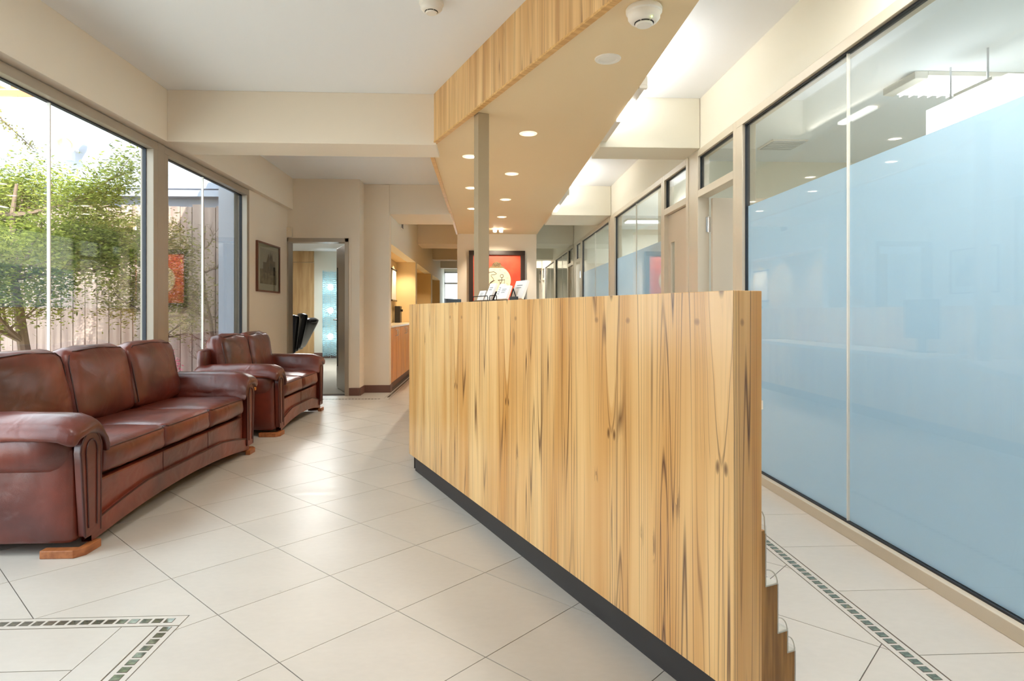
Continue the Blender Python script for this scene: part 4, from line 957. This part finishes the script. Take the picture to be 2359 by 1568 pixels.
def tree(name, label, cat, base, height, spread, nleaf, leafm, size, seed, droop=.4, lean=(0, 0), n0=9, r0=.07, zmin=.3, blob=.22, group=None, umin=.25):
    rnd = random.Random(seed); t = thing(name, label, cat, base, 0, group)
    lines, tips = branchy((0, 0, -.1), height, rnd, spread, 3, n0, r0, lean, umin)
    MB().tube(lines[0][0], lines[0][1], 8).obj('trunk', M['bark'], t, smooth=True)
    mb = MB()
    for pts, rr in lines[1:]: mb.tube(pts, rr, 4, cap=False)
    mb.obj('branches', M['bark'], t, kind='stuff')
    if nleaf:
        rs = np.random.RandomState(seed); tp = np.array([tuple(p) for p in tips if p.z > zmin]); idx = rs.randint(0, len(tp), nleaf)
        # sprays: each clump is a cluster of narrow leaves hanging about a tip
        p = tp[idx] + rs.normal(0, blob, (nleaf, 3)) * np.array([1, 1, .8]); p[:, 2] -= rs.rand(nleaf) * blob * droop
        d = rs.normal(0, 1, (nleaf, 3)); d[:, 2] = np.abs(d[:, 2]) * .5 - droop; d /= np.linalg.norm(d, axis=1)[:, None]
        u = np.cross(d, rs.normal(0, 1, (nleaf, 3))); u /= np.linalg.norm(u, axis=1)[:, None]
        s = size * (.6 + .8 * rs.rand(nleaf))[:, None]
        v = np.stack([p, p + d * s * .5 + u * s * .16, p + d * s, p + d * s * .5 - u * s * .16], 1).reshape(-1, 3)
        me = bpy.data.meshes.new('foliage'); me.from_pydata(v.tolist(), [], np.arange(nleaf * 4).reshape(-1, 4).tolist()); me.materials.append(M[leafm])
        o = bpy.data.objects.new('foliage', me); C.objects.link(o); o.parent = t; o['kind'] = 'stuff'
    return t
tree('juniper_tree', 'bright green juniper tree in front of the white courtyard wall', 'tree', (-4.4, 6.15, 0), 2.4, 1.1, 70000, 'leaf', .042, 5, zmin=.8, blob=.11, n0=15)
tree('juniper_tree', 'olive-green drooping shrub seen through the far window bay', 'tree', (-3.70, 7.15, 0), 2.2, .55, 13000, 'leaf2', .042, 8, zmin=.9, blob=.12)
tree('bare_tree', 'leafless twiggy shrub by the fence in the far window bay', 'tree', (-3.22, 7.5, 0), 2.2, .36, 0, 'leaf', .05, 21, n0=14, r0=.035)
tree('bare_tree', 'tall bare tree outside the picture that throws branch shadows on the white wall', 'tree', (-3.95, 3.0, 0), 8.4, 1.5, 0, 'leaf', .05, 33, n0=18, r0=.2, umin=.72)
# hanging branch across the top left of the window
hb = thing('hanging_branch', 'thin dark leafy branch hanging across the top left of the window', 'branch', (-3.9, 4.6, 3.0))
hp = [Vector((-.5, 0, .45)), Vector((-.25, .1, .18)), Vector((-.1, .2, .02)), Vector((.05, .3, -.2)), Vector((.15, .45, -.42)), Vector((.28, .6, -.6))]
MB().tube(hp, [.014, .012, .010, .008, .005, .003], 6).obj('twig', M['bark'], hb)
rs = np.random.RandomState(3); vv = []; ff = []
for k in range(520):
    u = rs.rand() * 4.99; i = int(u); p = hp[i].lerp(hp[i + 1], u - i) + Vector(rs.normal(0, .02, 3)); d = Vector(rs.normal(0, 1, 3)).normalized(); w0 = d.orthogonal().normalized(); s = .022
    o = len(vv); vv += [tuple(p), tuple(p + d * s * .5 + w0 * s * .3), tuple(p + d * s), tuple(p + d * s * .5 - w0 * s * .3)]; ff.append((o, o + 1, o + 2, o + 3))
MB().add(vv, ff).obj('leaves', M['leaf2'], hb, kind='stuff')
# fern-like frond plant, low left
fr = thing('palm_shrub', 'low palm-like plant with yellowing fronds at the left window edge', 'plant', (-3.45, 4.62, 0))
rnd = random.Random(4)
for k in range(13):
    a = k * 2.4; L_ = .8 + .3 * rnd.random(); mb = MB(); pts = []
    for q in range(9):
        u = q / 8; pts.append(Vector((math.cos(a) * L_ * u * .62, math.sin(a) * L_ * u * .62, .35 + L_ * (u * 1.0 - .62 * u * u))))
    mb.tube(pts, [.006 * (1 - .7 * q / 8) for q in range(9)], 4)
    for q in range(1, 9):
        for m_ in range(4):
            p = pts[q - 1].lerp(pts[q], m_ / 4)
            for s in (-1, 1):
                sd_ = Vector((-math.sin(a), math.cos(a), 0)) * s; e_ = p + sd_ * .15 * (1.1 - q / 9) + (pts[q] - pts[q - 1]) * .9 + Vector((0, 0, -.02)); w0 = (pts[q] - pts[q - 1]).normalized() * .006
                mb.add([p - w0, p + w0, e_], [(0, 1, 2)])
    mb.obj('frond', M['frond'], fr)
MB().tube([(0, 0, -.1), (0, 0, .38)], [.08, .06], 8).obj('stem', M['bark'], fr)
pk = thing('pink_shrub', 'pink flowering shrub low behind the gap between the sofas', 'shrub', (-2.98, 5.85, 0))
rs = np.random.RandomState(9); n = 1800
p = rs.normal(0, 1, (n, 3)); p /= np.linalg.norm(p, axis=1)[:, None]; p *= (rs.rand(n, 1) ** .4) * np.array([.22, .30, .36]); p[:, 2] += .42
d = rs.normal(0, 1, (n, 3)); d /= np.linalg.norm(d, axis=1)[:, None]; u = np.cross(d, rs.normal(0, 1, (n, 3))); u /= np.linalg.norm(u, axis=1)[:, None]; s = .035
v = np.stack([p, p + d * s * .5 + u * s * .25, p + d * s, p + d * s * .5 - u * s * .25], 1).reshape(-1, 3)
MB().add(v.tolist(), np.arange(n * 4).reshape(-1, 4).tolist()).obj('blossom', M['pink'], pk, kind='stuff'); MB().tube([(0, 0, -.1), (0, .02, .4)], .015, 6).obj('stem', M['bark'], pk)
tree('street_tree', 'pale tree far outside the end offices', 'tree', (9.5, 26, 0), 2.4, 1.6, 5000, 'leaf2', .16, 44, blob=.4)
print('tiles', ntile)
